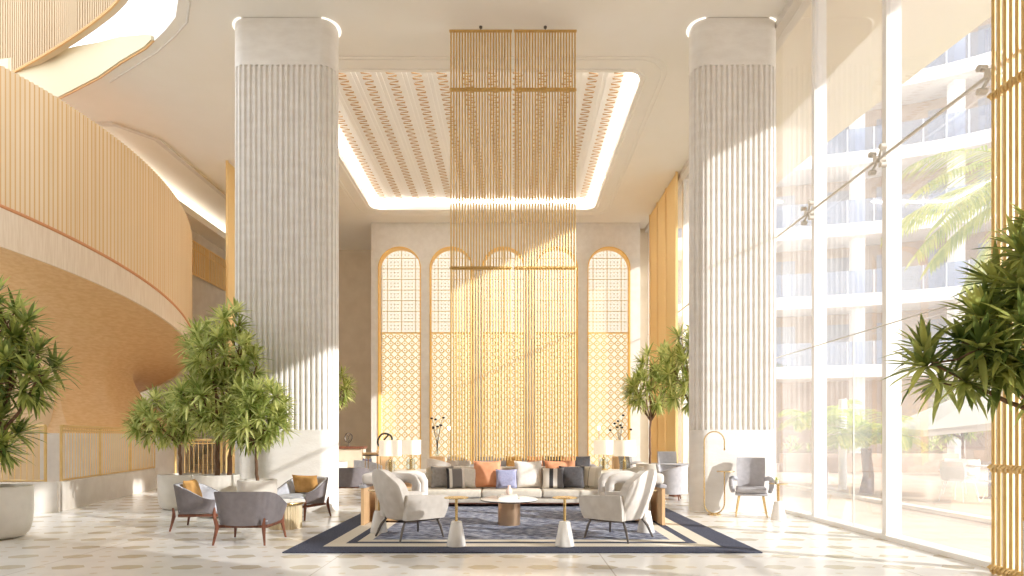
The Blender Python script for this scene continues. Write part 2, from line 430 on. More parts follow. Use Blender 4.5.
for i, cx in enumerate(AX):
    w = thing('arch_screen', ['backlit gold lattice screen in the leftmost of the five wall arches',
        'backlit gold lattice screen in the second wall arch from the left',
        'backlit gold lattice screen in the middle one of the five wall arches',
        'backlit gold lattice screen in the fourth wall arch, right of the middle',
        'backlit gold lattice screen in the rightmost of the five wall arches'][i], 'screen', (cx, WY, 0), 0, 'lattice screens in the wall arches')
    # frame lining the reveal
    b = bm_(); pts = arch(0, AR, AS, .04); pin = arch(0, AR-.035, AS, .04); V = []
    for (x, z), (x2, z2) in zip(pts, pin):
        V.append([b.verts.new((x, -.02, z)), b.verts.new((x2, -.02, z2)), b.verts.new((x2, .33, z2)), b.verts.new((x, .33, z))])
    for k in range(len(V)-1):
        for j in range(4): b.faces.new((V[k][j], V[k][(j+1) % 4], V[k+1][(j+1) % 4], V[k+1][j]))
    obj('frame', b, 'framegold', w)
    b = bm_(); box(b, -.9, .9, .5, .52, 0, 5.16); obj('lower_backlit_panel', b, 'backlightwarm', w, smooth=False)
    b = bm_(); box(b, -.9, .9, .5, .52, 5.16, 8.4); obj('upper_backlit_panel', b, 'backlight', w, smooth=False)
    # lower lattice: rings, diamonds and bars
    b = bm_(); y = .36; cell = .255
    def bar(x0, z0, x1, z1, wd, bb=b, y=y):
        y = y+.004+(.026 if z1 > z0+.001 else (.0 if z1 < z0-.001 else .013))
        if abs(x1-x0) < .001: y += .009
        d = Vector((x1-x0, z1-z0)); d.normalize(); n = Vector((-d.y, d.x))*wd/2
        v = [bb.verts.new((x0+n.x, y, z0+n.y)), bb.verts.new((x1+n.x, y, z1+n.y)), bb.verts.new((x1-n.x, y, z1-n.y)), bb.verts.new((x0-n.x, y, z0-n.y))]
        bb.faces.new(v)
    def ring(cx_, cz_, r0, r1, bb=b, n=12, y=y):
        A = [bb.verts.new((cx_+r0*math.cos(2*PI*k/n), y, cz_+r0*math.sin(2*PI*k/n))) for k in range(n)]
        B = [bb.verts.new((cx_+r1*math.cos(2*PI*k/n), y, cz_+r1*math.sin(2*PI*k/n))) for k in range(n)]
        for k in range(n): bb.faces.new((A[k], A[(k+1) % n], B[(k+1) % n], B[k]))
    for cxi in range(6):
        x0 = -.765+cell*cxi; xc = x0+cell/2
        for r_ in range(20):
            z0 = .06+cell*r_; zc_ = z0+cell/2
            ring(xc, zc_, .072, .092, y=y-.014); ring(xc, zc_, .0, .026, n=6, y=y-.014)
            bar(x0, z0+cell/2, x0+cell/2, z0+cell, .018); bar(x0+cell/2, z0, x0+cell, z0+cell/2, .018)
            bar(x0, z0+cell/2, x0+cell/2, z0, .018); bar(x0+cell/2, z0+cell, x0+cell, z0+cell/2, .018)
    thicken(b, (0, .006, 0))
    obj('lattice', b, 'lattice', w, smooth=False)
    b = bm_(); y2 = .38
    for k in range(0, 60):      # upper, finer trellis
        z = 5.18+k*.128
        if z < 8.2: bar(-.8, z, .8, z, .010, b, y2)
    for k in range(-6, 7): bar(k*.128, 5.18, k*.128, 8.25, .010, b, y2)
    for k in (-3, 0, 3): bar(k*.128*1.33, 5.18, k*.128*1.33, 8.25, .028, b, y2-.01)
    for k in range(0, 10): bar(-.8, 5.18+k*.385, .8, 5.18+k*.385, .026, b, y2-.01) if 5.18+k*.385 < 8.2 else None
    for k in range(-24, 13):
        x0 = k*.128; z0 = 5.18
        # diagonals both ways, clipped to the panel
        for s in (1, -1):
            a0 = x0; pts_ = []
            t0 = max(0, (-.78-a0)); t1 = min(3.05, .78-a0)
            if t1 > t0: bar(s*(a0+t0), z0+t0, s*(a0+t1), z0+t1, .008, b, y2+.008)
    thicken(b, (0, .004, 0))
    obj('upper_trellis', b, 'latticefine', w, smooth=False)
    b = bm_(); box(b, -.74, .74, .34, .4, 5.14, 5.18); obj('crossbar', b, 'lattice', w, smooth=False)

# left wall at the back with a gold lattice band
b = bm_(); box(b, -11.25, -11, 18.6, 24.5, 0, 8.5); wl = struct(obj('wall_left', b, 'stonew', smooth=False))
t = thing('gallery_railing', 'gold lattice railing panel high on the far left wall under the ceiling light', 'railing', (-10.97, 18.6, 6.95))
b = bm_()
for k in range(48): box(b, 0, .03, k*.12, k*.12+.04, 0, 1.15)
obj('rods', b, 'goldlite', t, smooth=False)
b = bm_()
for z in (0, .85, 1.12): box(b, -.01, .04, 0, 5.8, z, z+.045)
for k in range(5): box(b, -.01, .05, k*1.43, k*1.43+.06, 0, 1.15)
obj('frame', b, 'goldlite', t, smooth=False)
b = bm_(); box(b, -.02, 0, 0, 5.8, .02, 1.14); obj('panel', b, 'white', t, smooth=False)

# ------------------------------------------------------------------ columns
def column(x0, x1, label):
    yc0, yc1, r = 10.95, 11.55, .26
    t = thing('column', label, 'column', ((x0+x1)/2, (yc0+yc1)/2, 0), 0, 'fluted stone columns')
    cx, cy = (x0+x1)/2, (yc0+yc1)/2
    def shape(off, flute=False):
        pts = []
        base = rrect(x0-cx+off, x1-cx-off, yc0-cy+off, yc1-cy-off, r-off, 14)
        if not flute: return base
        # walk the outline and cut flutes of equal width
        P = [Vector(p) for p in base]; P.append(P[0]); L = [0]
        for a, c in zip(P, P[1:]): L.append(L[-1]+(c-a).length)
        tot = L[-1]; n = int(round(tot/.098)); out = []
        prof = [(0, 0), (.18, 0), (.26, .018), (.42, .032), (.58, .032), (.74, .018), (.82, 0)]
        for k in range(n):
            for f, dd in prof:
                s = (k+f)/n*tot; i = 0
                while i < len(L)-2 and L[i+1] < s: i += 1
                seg = P[i+1]-P[i]; q = P[i]+seg*((s-L[i])/max(seg.length, 1e-6)); dn = Vector((-seg.y, seg.x)).normalized()
                out.append((q.x+dn.x*dd, q.y+dn.y*dd))
        return out
    def extr(pts, z0, z1):
        b = bm_(); lo = [b.verts.new((p[0], p[1], z0)) for p in pts]; hi = [b.verts.new((p[0], p[1], z1)) for p in pts]
        n = len(pts)
        for i in range(n): b.faces.new((lo[i], lo[(i+1) % n], hi[(i+1) % n], hi[i]))
        b.faces.new(lo[::-1]); b.faces.new(hi); return b
    obj('shaft', extr(shape(0, True), 1.5, 8.165), 'stone', t)
    obj('base', extr(shape(.0), 0, 1.5), M['stone'], t)
    obj('capital', extr(shape(.0), 8.165, H-.01), 'stone', t)
    for s in (-1, 1):
        b = bm_(); xx = (x1-x0)/2-r
        lathe(b, [(r-.03, H-.02), (r+.055, H-.02), (r+.055, H-.008), (r-.03, H-.008)], 32, (s*xx, 0))
        for v in list(b.verts):
            if s*v.co.x < xx+.02: b.verts.remove(v)
        obj('ceiling_light', b, 'ledsoft', t)
    return t
column(-5.17, -3.29, 'fluted stone column with plain base, behind the potted trees on the left')
column(3.32, 4.89, 'fluted stone column with plain base, beside the window wall on the right')

# ------------------------------------------------------------------ window wall on the right
GX = 4.95
win = thing('window_1', None, None, (0, 0, 0)); win['kind'] = 'structure'
ms = [-3.6, -1.6, .4, 2.3, 4.2, 6.1, 8.0, 9.9, 11.8, 13.7, 15.6, 17.5, 19.4, 21.9]
for y in ms:
    b = bm_(); box(b, GX, GX+.2, y-.045, y+.045, 0, H); obj('mullion', b, 'frame', win, smooth=False)
for y0, y1 in zip(ms, ms[1:]):
    b = bm_(); box(b, GX+.03, GX+.045, y0+.045, y1-.045, .06, H); obj('glass_pane', b, 'glass', win, smooth=False)
b = bm_(); box(b, GX-.02, GX+.22, -3.6, 22, 0, .06); obj('sill', b, 'frame', win, smooth=False)
b = bm_(); box(b, GX-.12, GX+.2, -3.6, 22, H-.16, H-.002); obj('head_beam', b, 'stonew', win, smooth=False)
b = bm_(); box(b, GX+.03, GX+.05, 8.785, 8.795, .06, 2.83); obj('door_edge', b, 'steel', win, smooth=False)
for z, r_, lab in ((5.06, .020, 'upper'), (2.83, .009, 'lower')):
    b = bm_(); tube(b, [(GX-.08, -3, z), (GX-.08, 21.5, z)], r_, 8); cb = obj('bracing_rod', b, 'steel', win)
for y in ms[4:11]:
    b = bm_()
    for dz in (-1, 1):
        tube(b, [(GX-.08, y, 5.06), (GX-.1, y-.12, 5.06+.12*dz)], .018, 6); tube(b, [(GX-.08, y, 5.06), (GX-.1, y+.12, 5.06+.12*dz)], .018, 6)
        for s in (-1, 1): lathe_b = tube(b, [(GX-.13, y+.12*s, 5.06+.12*dz), (GX-.05, y+.12*s, 5.06+.12*dz)], .035, 10)
    tube(b, [(GX-.13, y, 5.06), (GX, y, 5.06)], .045, 10)
    obj('spider_fitting', b, 'steel', win)

# soffit outside, its edge runs at a slant
sf = filled('roof_overhang', [(5.05, -6), (10.3, -6), (9.65, 3.7), (9.15, 7.7), (8.7, 11), (8.2, 15.3), (7.6, 22), (5.05, 22)], [], .3, 'soffit', Matrix.Translation((0, 0, H+.15)))
struct(sf)

b = bm_(); box(b, -4.3, 4.9, 0, 25, H+.5, 16.5); struct(obj('sun_block_upper', b, 'stonew', smooth=False))  # added unseen block that keeps direct sun out of the atrium opening
b = bm_(); box(b, 5.2, 5.4, -4, 2.3, 0, H); struct(obj('sun_block_right', b, 'wallback', smooth=False))  # added unseen block that stops the sun reaching the front floor
# ------------------------------------------------------------------ screens of gold rods
def twist(bm, p0, p1, amp, wl, r, seg=5):
    p0 = Vector(p0); p1 = Vector(p1); d = p1-p0; L_ = d.length; d.normalize(); side = Vector((d.y, -d.x, 0)); n = int(L_/wl*6)
    for ph in (0, PI):
        tube(bm, [p0+d*(L_*k/n)+Vector((0, 0, 1))*amp*math.sin(2*PI*k/6+ph)+side*amp*math.cos(2*PI*k/6+ph) for k in range(n+1)], r, seg)

for i, (px0, lab) in enumerate(((-1.157, 'hanging screen of thin gold rods, left of the pair'), (.047, 'hanging screen of thin gold rods, right of the pair'))):
    W = 1.11
    t = thing('rod_screen', lab, 'screen', (px0, 11.2, .93), 0, 'pair of hanging gold rod screens')
    for k in range(22):
        b = bm_(); x = W*k/21; tube(b, [(x, 0, 0), (x, 0, 8.01)], .016, 6); obj('rod', b, 'gold', t)
    b = bm_(); box(b, -.03, W+.03, -.02, .02, 8.0, 8.03); obj('top_bar', b, 'gold', t, smooth=False)
    for z in (6.92, 3.59):
        b = bm_(); twist(b, (-.02, 0, z), (W+.02, 0, z), .016, .05, .013); box(b, -.01, W+.01, -.015, .015, z-.03, z+.03); obj('woven_band', b, 'gold', t)
    b = bm_(); tube(b, [(W/2, 0, 8.02), (W/2, 0, H-.93+.005)], .009, 6); lathe(b, [(.0, H-.955), (.03, H-.955), (.03, H-.932), (0, H-.932)], 12, (W/2, 0)); obj('hanging_hook', b, 'darkmetal', t)

t = thing('rod_screen', 'tall foreground screen of gold rods with woven bands by the right window', 'screen', (4.78, 4.36, 0))
for k in range(24):
    b = bm_(); y = 1.61*k/23; tube(b, [(0, y, .0), (0, y, H-.01)], .017, 6); obj('rod', b, 'goldscreen', t)
for z in (.05, 1.05, 4.75, 8.6):
    b = bm_(); twist(b, (0, -.03, z), (0, 1.64, z), .03, .09, .018); obj('woven_band', b, 'goldscreen', t)

t2_ = thing('rod_screen', 'added unseen rod screen shading the floor, further forward along the window wall', 'screen', (4.78, 2.45, 0))  # added out of view to break up sunlight on the front floor
for ch in list(t.children):
    c_ = ch.copy(); C.objects.link(c_); c_.parent = t2_

def fine_curtain(x, y0, y1, lab, face):
    t = thing('gold_panel', lab, 'panel', (x, y0, 0), 0, 'tall gold ribbed panels')
    n = int((y1-y0)/.03); b = bm_()
    def f(u, v): return (face*.012*math.sin(u*n*PI), u*(y1-y0), .02+v*(H-.04))
    def g(u, v): return (-face*.03, u*(y1-y0), .02+v*(H-.04))
    solid_shell(b, f, g, n*2, 1)
    obj('ribbed_sheet', b, 'goldlite', t)
    b = bm_(); box(b, -.04, .03, -.02, 0, 0, H-.01); box(b, -.04, .03, y1-y0, y1-y0+.02, 0, H-.01); obj('frame', b, 'goldlite', t, smooth=False)
fine_curtain(4.72, 17.3, 18.42, 'tall gold ribbed panel by the right window, nearest of three', -1)
fine_curtain(4.72, 18.5, 19.52, 'tall gold ribbed panel by the right window, middle of three', -1)
fine_curtain(4.72, 19.6, 20.6, 'tall gold ribbed panel by the right window, farthest of three', -1)
fine_curtain(-7.9, 16.6, 20.0, 'tall gold ribbed panel seen just left of the left column', 1)

# ------------------------------------------------------------------ curved timber stair on the left
SC = Vector((-11.69, 14.45)); SR = 3.5
def sp_(th, r=SR): return (SC.x+r*math.cos(R(th)), SC.y+r*math.sin(R(th)))
def ztop(th): return 8.5+(th+57.8)/86*(-1.84)
def ztrim(th): return 5.8+(th+57.8)/86*(-1.82)
def zlow(th):
    return 5.02+(th+57.8)/86*(-1.44)
st = thing('curved_staircase', 'large curved timber staircase drum with vertical slats on the left', 'staircase', (0, 0, 0))
ths = [-118+k*2.5 for k in range(int(238/2.5)+1)]
b = bm_(); ribbon(b, [sp_(a, SR-.04) for a in ths], [ztrim(a) for a in ths], [ztop(a)-.02 for a in ths], .04); obj('slat_backing', b, 'slatback', st)
b = bm_(); a = -118
while a < 118:
    w_ = .054/SR*57.3/2
    for th in (a,):
        p = [sp_(th-w_, SR-.018), sp_(th+w_, SR-.018), sp_(th+w_, SR), sp_(th-w_, SR)]
        lo = [b.verts.new((q[0], q[1], ztrim(th)+.02)) for q in p]; hi = [b.verts.new((q[0], q[1], ztop(th))) for q in p]
        b.faces.new(lo[::-1]); b.faces.new(hi)
        for i in range(4): b.faces.new((lo[i], lo[(i+1) % 4], hi[(i+1) % 4], hi[i]))
    a += .073/SR*57.3
obj('slats', b, 'slat', st, smooth=False)
b = bm_(); tube(b, [sp_(a, SR+.0)+(ztrim(a),) for a in ths], .035, 8); obj('trim', b, 'trim', st)
b = bm_(); ribbon(b, [sp_(a, SR-.05) for a in ths], [zlow(a) for a in ths], [ztrim(a) for a in ths], .06); obj('lower_band', b, 'paleband', st)
# flared underside
def swoop(u, v, off=0.0):
    th = -112+u*(95+112)
    top = Vector(sp_(th, SR-.04)+(zlow(th)+.02,))
    # foot of the flare
    ft = [(-118, -11.8, 14.6), (-75, -11.3, 14.0), (-45, -10.75, 13.7), (-15, -10.1, 13.75), (10, -9.6, 15.2), (35, -9.55, 17.2), (60, -9.9, 18.2), (100, -11.5, 18.4)]
    for (a0, x0, y0), (a1, x1, y1) in zip(ft, ft[1:]):
        if a0 <= th <= a1:
            k = (th-a0)/(a1-a0); k = k*k*(3-2*k)*.3+k*.7
            bot = Vector((x0+(x1-x0)*k, y0+(y1-y0)*k, 1.45)); break
    c = Vector((SC.x, SC.y, 0)); inn = (c-Vector((top.x, top.y, 0))).normalized()
    p1 = top+inn*2.3+Vector((0, 0, .1)); p2 = bot+inn*.9+Vector((0, 0, .9))
    q = (1-v)**3*top+3*(1-v)**2*v*p1+3*(1-v)*v*v*p2+v**3*bot
    return q+Vector((inn.x, inn.y, 0))*off
b = bm_(); solid_shell(b, lambda u, v: swoop(u, v), lambda u, v: swoop(u, v, .06), 70, 24); obj('flared_underside', b, 'swoop', st)
b = bm_(); ribbon(b, [sp_(a, 1.15) for a in range(-180, 181, 5)], 0, 5.2, .05); obj('inner_drum', b, 'slat', st)
b = bm_(); ribbon(b, [tuple(swoop(u/40, 1)[:2]) for u in range(41)], 0, 1.46, .05); obj('plinth', b, 'stonew', st)

# upper balconies seen through the ceiling opening
pth = [(-13.4, 14.9), (-11.6, 14.0), (-10.15, 13.24), (-8.7, 12.4), (-7.67, 11.7), (-6.9, 10.9), (-6.2, 9.6), (-5.9, 8)]
def smooth_path(p, n=8):
    out = []
    for i in range(len(p)-1):
        p0 = Vector(p[max(i-1, 0)]); p1 = Vector(p[i]); p2 = Vector(p[i+1]); p3 = Vector(p[min(i+2, len(p)-1)])
        for k in range(n):
            t_ = k/n; out.append(tuple(.5*((2*p1)+(-p0+p2)*t_+(2*p0-5*p1+4*p2-p3)*t_*t_+(-p0+3*p1-3*p2+p3)*t_**3)))
    out.append(tuple(p[-1])); return out
pp = smooth_path(pth)
t = thing('upper_balcony', 'beige slatted balcony front seen through the ceiling opening, top left', 'balcony')
b = bm_(); ribbon(b, pp, 9.9, 13.2, -.12); obj('front_panel', b, 'beigeband', t)
b = bm_(); fp = smooth_path(pth, 60)
last = Vector(fp[0])
for q in fp:
    if (Vector(q)-last).length > .085:
        last = Vector(q); box(b, q[0]-.014, q[0]+.014, q[1]-.03, q[1]+.012, 9.93, 13.2)
obj('slats', b, 'beigeband', t, smooth=False)
b = bm_(); tube(b, [(q[0], q[1]-.02, 9.9) for q in pp], .03, 6); obj('trim', b, 'slatback', t)
pf = [(-12.6, 14.42), (-10.35, 13.62), (-9.6, 13.22), (-8.79, 12.78), (-8.0, 12.27), (-7.23, 11.82), (-6.95, 11.6)]
hf = [1.35, 1.06, .92, .72, .5, .24, .08]
t = thing('atrium_ramp', 'cream curved ramp front rising behind the ceiling opening', 'balcony')
b = bm_(); ribbon(b, pf, H-.0, [H+h for h in hf], .05)
obj('front_panel', b, 'creamband', t)
b = bm_(); tube(b, [(q[0], q[1], H) for q in pf], .022, 6); obj('trim', b, 'slatback', t)

# parapet and railings on the left
t = thing('parapet', 'low stone parapet wall under the gold railing on the left', 'wall')
b = bm_(); ribbon(b, [(-14, 10.9), (-8.62, 10.9), (-8.3, 11.0)], 0, .55, .12)
obj('left_section', b, 'stonew', t, smooth=False)
b = bm_(); ribbon(b, [(-8.42, 11.05), (-9.6, 15.9), (-9.9, 17.2)], 0, .55, .12)
for k in range(100):
    s = k/100; x = -8.42-1.18*s; y = 11.05+4.85*s
    box(b, x+.115, x+.135, y-.01, y+.01, .02, .53)
obj('ribbed_section', b, 'stonew', t, smooth=False)
def railing(pts, z0, z1, lab, sp=.11):
    t = thing('railing', lab, 'railing')
    P = [Vector(p) for p in pts]; b = bm_(); fb = bm_()
    for a, c in zip(P, P[1:]):
        n = int((c-a).length/sp)
        for k in range(n+1):
            q = a+(c-a)*(k/n); tube(b, [(q.x, q.y, z0), (q.x, q.y, z1)], .009, 5)
        for z in (z0+.02, z1-.08): tube(fb, [(a.x, a.y, z), (c.x, c.y, z)], .018, 6)
        tube(fb, [(a.x, a.y, z1), (c.x, c.y, z1)], .03, 8)
        m_ = max(1, int((c-a).length/1.6))
        for k in range(m_+1):
            q = a+(c-a)*(k/m_); tube(fb, [(q.x, q.y, z0), (q.x, q.y, z1)], .025, 6)
    obj('rods', b, 'goldlite', t); obj('frame', fb, 'goldscreen', t)
railing([(-13.5, 10.97), (-8.55, 10.97)], .55, 1.57, 'gold rod railing on the front parapet at the far left')
railing([(-8.36, 11.1), (-9.54, 15.95)], .55, 1.57, 'gold rod railing running back along the ribbed parapet')
railing([(-8.1, 14.4), (-7.0, 14.4)], .02, 1.3, 'short gold rod screen standing on the floor between the potted trees')
b = bm_()
for k in range(14):
    box(b, -10.4, -8.1, 18.9+k*.32, 19.22+k*.32, 0, .16*(k+1))
t = tag(obj('stair_flight', b, 'stonew', smooth=False), 'pale stone steps rising behind the trees left of the left column', 'stairs')

# ------------------------------------------------------------------ trees
def leaf(bm, p, d, L_, w, droop, up=Vector((0, 0, 1))):
    d = d.normalized(); side = d.cross(up)
    if side.length < .05: side = Vector((1, 0, 0))
    side.normalize(); n = 4; prev = None; pos = p.copy(); cur = d.copy()
    ws = [.45, 1, 1, .7, .0]
    nrm = side.cross(d).normalized()
    for i in range(n+1):
        hw = side*(w*.5*ws[i])
        if i == n: c = [bm.verts.new(pos)]
        else: c = [bm.verts.new(pos-hw+nrm*w*.16), bm.verts.new(pos), bm.verts.new(pos+hw+nrm*w*.16)]
        if prev:
            if len(c) == 3:
                bm.faces.new((prev[0], prev[1], c[1], c[0])); bm.faces.new((prev[1], prev[2], c[2], c[1]))
            else:
                bm.faces.new((prev[0], prev[1], c[0])); bm.faces.new((prev[1], prev[2], c[0]))
        prev = c
        pos = pos+cur*(L_/n); cur = (cur+Vector((0, 0, -droop))).normalized()

def tuft(bm, p, axis, n, L_, w, rg):
    axis = axis.normalized()
    a = axis.orthogonal().normalized(); c = axis.cross(a)
    for k in range(n):
        f = (k+.5)/n; el = R(80-92*f+rg.uniform(-7, 7)); az = k*2.39996+rg.uniform(-.2, .2)
        d = axis*math.sin(el)+(a*math.cos(az)+c*math.sin(az))*math.cos(el)
        leaf(bm, p-axis*.05*L_*f*3, d, L_*rg.uniform(.75, 1.1)*(.8+.3*f), w, .03+.13*f*rg.uniform(.5, 1.2))

def potted_tree(loc, lab, trunk_h, lobes, tufts, L_, w, seed, pot=(.36, .66), trunk_r=.032, leafmat='leaf', nleaf=26, stems=((0, 0),), nbranch=10, group='potted indoor trees', potmat='pot'):
    """lobes: list of (x,y,z,rx,ry,rz) crown ellipsoids relative to the pot centre"""
    rg = random.Random(seed)
    t = thing('potted_tree', lab, 'potted tree', loc, 0, group)
    pr, ph = pot
    if pr:
        b = bm_(); lathe(b, [(0, 0), (pr*.62, 0), (pr*.78, .02), (pr*.90, ph*.12), (pr*.97, ph*.28), (pr, ph*.5), (pr, ph-.01), (pr-.01, ph), (pr-.035, ph), (pr-.045, ph-.06), (pr-.045, ph-.09), (0, ph-.09)], 40); po = obj('pot', b, potmat, t)
        b = bm_(); lathe(b, [(pr-.046, ph-.085), (pr*.5, ph-.06), (0, ph-.05)], 24); obj('soil', b, 'clay', po)
    bt = bm_(); bf = bm_()
    heads = []
    for sx, sy in stems:
        base = Vector((sx, sy, ph-.08)); top = Vector((sx*1.4+rg.uniform(-.03, .03), sy, trunk_h))
        n = 7; pts = [base.lerp(top, k/n)+Vector((rg.uniform(-1, 1), rg.uniform(-1, 1), 0))*.014 for k in range(n+1)]
        tube(bt, pts, [trunk_r*(1.15-.35*k/n) for k in range(n+1)], 8); heads.append(pts[-1])
    vol = [l[3]*l[4]*l[5] for l in lobes]; tot = sum(vol)
    nodes = [(h, trunk_r*.7) for h in heads]
    tips = []
    for l, v in zip(lobes, vol):
        k_n = max(3, int(round(tufts*v/tot))); c = Vector(l[:3]); r3 = Vector(l[3:])
        near = min(heads, key=lambda h: (h-c).length)
        # main limbs into this lobe
        limb = []
        nb = max(2, int(nbranch*v/tot)+1)
        for q in range(nb):
            az = 2*PI*q/nb+rg.uniform(-.4, .4)
            e = c+Vector((math.cos(az)*r3.x, math.sin(az)*r3.y, rg.uniform(-.35, .45)*r3.z*1.0))*.55
            mid = near.lerp(e, .5)+Vector((math.cos(az)*r3.x*.12, math.sin(az)*r3.y*.12, -.05*r3.z))
            pts = [near, near.lerp(mid, .5)+Vector((0, 0, .02)), mid, mid.lerp(e, .5), e]
            tube(bt, pts, [trunk_r*.62, trunk_r*.52, trunk_r*.42, trunk_r*.34, trunk_r*.26], 6)
            limb += [mid, mid.lerp(e, .5), e]
        for k in range(k_n):
            f = (k+.5)/k_n; ph_ = math.acos(1-2*f); az = k*2.39996+rg.uniform(-.3, .3); rr_ = rg.uniform(.62, 1.0)
            dd = Vector((math.sin(ph_)*math.cos(az), math.sin(ph_)*math.sin(az), math.cos(ph_)))
            p = c+Vector((dd.x*r3.x, dd.y*r3.y, dd.z*r3.z))*rr_
            nn = min(limb, key=lambda h: (h-p).length)
            m_ = nn.lerp(p, .5)+Vector((0, 0, -.03))
            tube(bt, [nn, m_, p], [trunk_r*.24, trunk_r*.2, trunk_r*.16], 5)
            ax = (dd+Vector((0, 0, .55))).normalized()
            tuft(bf, p, ax, nleaf, L_, w, rg)
    obj('trunk', bt, 'bark', t); f_ = obj('foliage', bf, leafmat, t)
    return t

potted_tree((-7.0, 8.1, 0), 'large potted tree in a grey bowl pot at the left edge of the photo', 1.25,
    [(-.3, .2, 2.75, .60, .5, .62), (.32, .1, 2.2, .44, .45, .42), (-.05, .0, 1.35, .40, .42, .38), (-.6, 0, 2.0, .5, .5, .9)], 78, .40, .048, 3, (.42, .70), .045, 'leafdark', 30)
potted_tree((-6.36, 11.45, 0), 'round bushy potted tree in front of the short gold rod screen', 1.25,
    [(-.32, 0, 1.7, .66, .5, .48), (.22, .1, 1.95, .52, .4, .5)], 46, .36, .046, 5, (.37, .66), .03)
potted_tree((-5.12, 10.35, 0), 'tallest potted tree, left of the left column, with two slim trunks', 1.5,
    [(.1, -.1, 2.0, .80, .42, .5), (.2, -.15, 2.75, .55, .38, .42), (.28, -.1, 3.35, .3, .25, .3), (-.25, -.05, 2.95, .3, .28, .42), (.62, -.2, 2.55, .3, .25, .3)], 72, .35, .046, 9, (.37, .72), .04, stems=((.02, 0), (.2, .04)))
potted_tree((-4.24, 9.95, 0), 'low round potted tree right in front of the left column', 1.2,
    [(0, 0, 1.62, .52, .45, .40), (.1, 0, 1.98, .44, .35, .34), (-.3, .1, 1.5, .35, .3, .3)], 48, .32, .044, 13, (.31, .66), .026)
potted_tree((3.75, 16.4, 0), 'potted tree with a thin trunk in front of the gold ribbed panels', 1.8,
    [(0, 0, 2.7, 0.8, .6, .6), (.2, 0, 3.4, .5, .45, .45)], 36, .42, .055, 17, (.38, .66), .032)
potted_tree((4.55, 14.6, 0), 'potted tree half hidden behind the right column', 1.9,
    [(-.3, 0, 2.9, .6, .5, .8), (-.3, 0, 3.7, .35, .3, .5)], 30, .42, .055, 19, (.34, .66), .035)
potted_tree((-5.2, 17.5, 0), 'potted tree of which only a tuft shows right of the left column', 1.9,
    [(.05, 0, 2.75, .45, .45, .5)], 12, .42, .055, 23, (.36, .66), .035)
# large tree in the right foreground: trunk stands outside the frame, a limb reaches in
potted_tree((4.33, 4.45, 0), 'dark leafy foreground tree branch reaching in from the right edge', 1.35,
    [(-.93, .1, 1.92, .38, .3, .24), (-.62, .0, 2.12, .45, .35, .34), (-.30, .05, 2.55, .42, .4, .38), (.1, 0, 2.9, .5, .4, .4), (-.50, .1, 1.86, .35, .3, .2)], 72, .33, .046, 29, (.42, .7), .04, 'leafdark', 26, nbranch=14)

# ------------------------------------------------------------------ furniture makers
def tub_chair(lab, loc, rz):
    t = thing('tub_chair', lab, 'armchair', loc, rz, 'grey tub chairs')
    def prof(s):       # s in -1..1 round the back; superellipse plan
        a = R(-90+s*128); n = 3.2
        c_, s_ = math.cos(a), math.sin(a)
        k = (abs(c_)**n+abs(s_)**n)**(-1/n)
        return Vector((c_*k*.39, s_*k*.36, 0))
    def rim(s): 
        k = max(0, (abs(s)-.30)/.70); return .675-.20*k*k*(3-2*k)-.02*k
    def pt(u, v, off):
        s = u*2-1; p = prof(s); d = p.normalized(); flare = (.90+.16*v)
        z0 = .235+.03*abs(s); z = z0+(rim(s)-z0)*v
        return Vector((p.x*flare, p.y*flare, z))-Vector((d.x, d.y, 0))*off
    b = bm_(); solid_shell(b, lambda u, v: pt(u, v, 0), lambda u, v: pt(u, v*.985, .022), 36, 6); obj('shell', b, 'greyshell', t)
    b = bm_(); solid_shell(b, lambda u, v: pt(.02+u*.96, .12+v*.87, .024), lambda u, v: pt(.02+u*.96, .12+v*.86, .075-.02*v), 36, 6); obj('backrest', b, 'bluegrey', t)
    b = bm_(); box(b, -.315, .315, -.27, .33, .245, .40, .05, 3); obj('seat', b, 'bluegrey', t)
    b = bm_()
    for y in (-.25, .28): box(b, -.30, .30, y-.02, y+.02, .205, .245, .006, 1)
    for x in (-.30, .30): box(b, x-.018, x+.018, -.27, .30, .205, .245, .006, 1)
    obj('seat_frame', b, 'walnut', t)
    for sx in (-1, 1):
        for xb, y0 in ((.285, -.325), (.305, .22)):
            b = bm_(); yo = -.05 if y0 < 0 else .05
            tube(b, [(sx*(xb+.040), y0+yo, 0), (sx*(xb+.022), y0+yo*.5, .12), (sx*(xb+.010), y0+yo*.15, .21), (sx*(xb+.012), y0+yo*.15, .27), (sx*(xb+.024), y0+yo*.3, .34)], [.013, .019, .026, .022, .012], 8)
            obj('leg', b, 'walnut', t)
    return t
tub_chair('grey tub chair nearest the camera, seen from straight behind', (-3.44, 7.9, 0), R(0))
tub_chair('grey tub chair on the left of the group, facing right with a mustard cushion', (-4.62, 9.02, 0), R(-82))
tub_chair('grey tub chair against the left column, facing left with a mustard cushion', (-3.60, 10.16, 0), R(156))
tub_chair('grey tub chair farthest back, seen just right of the left column', (-3.76, 13.95, 0), R(10))

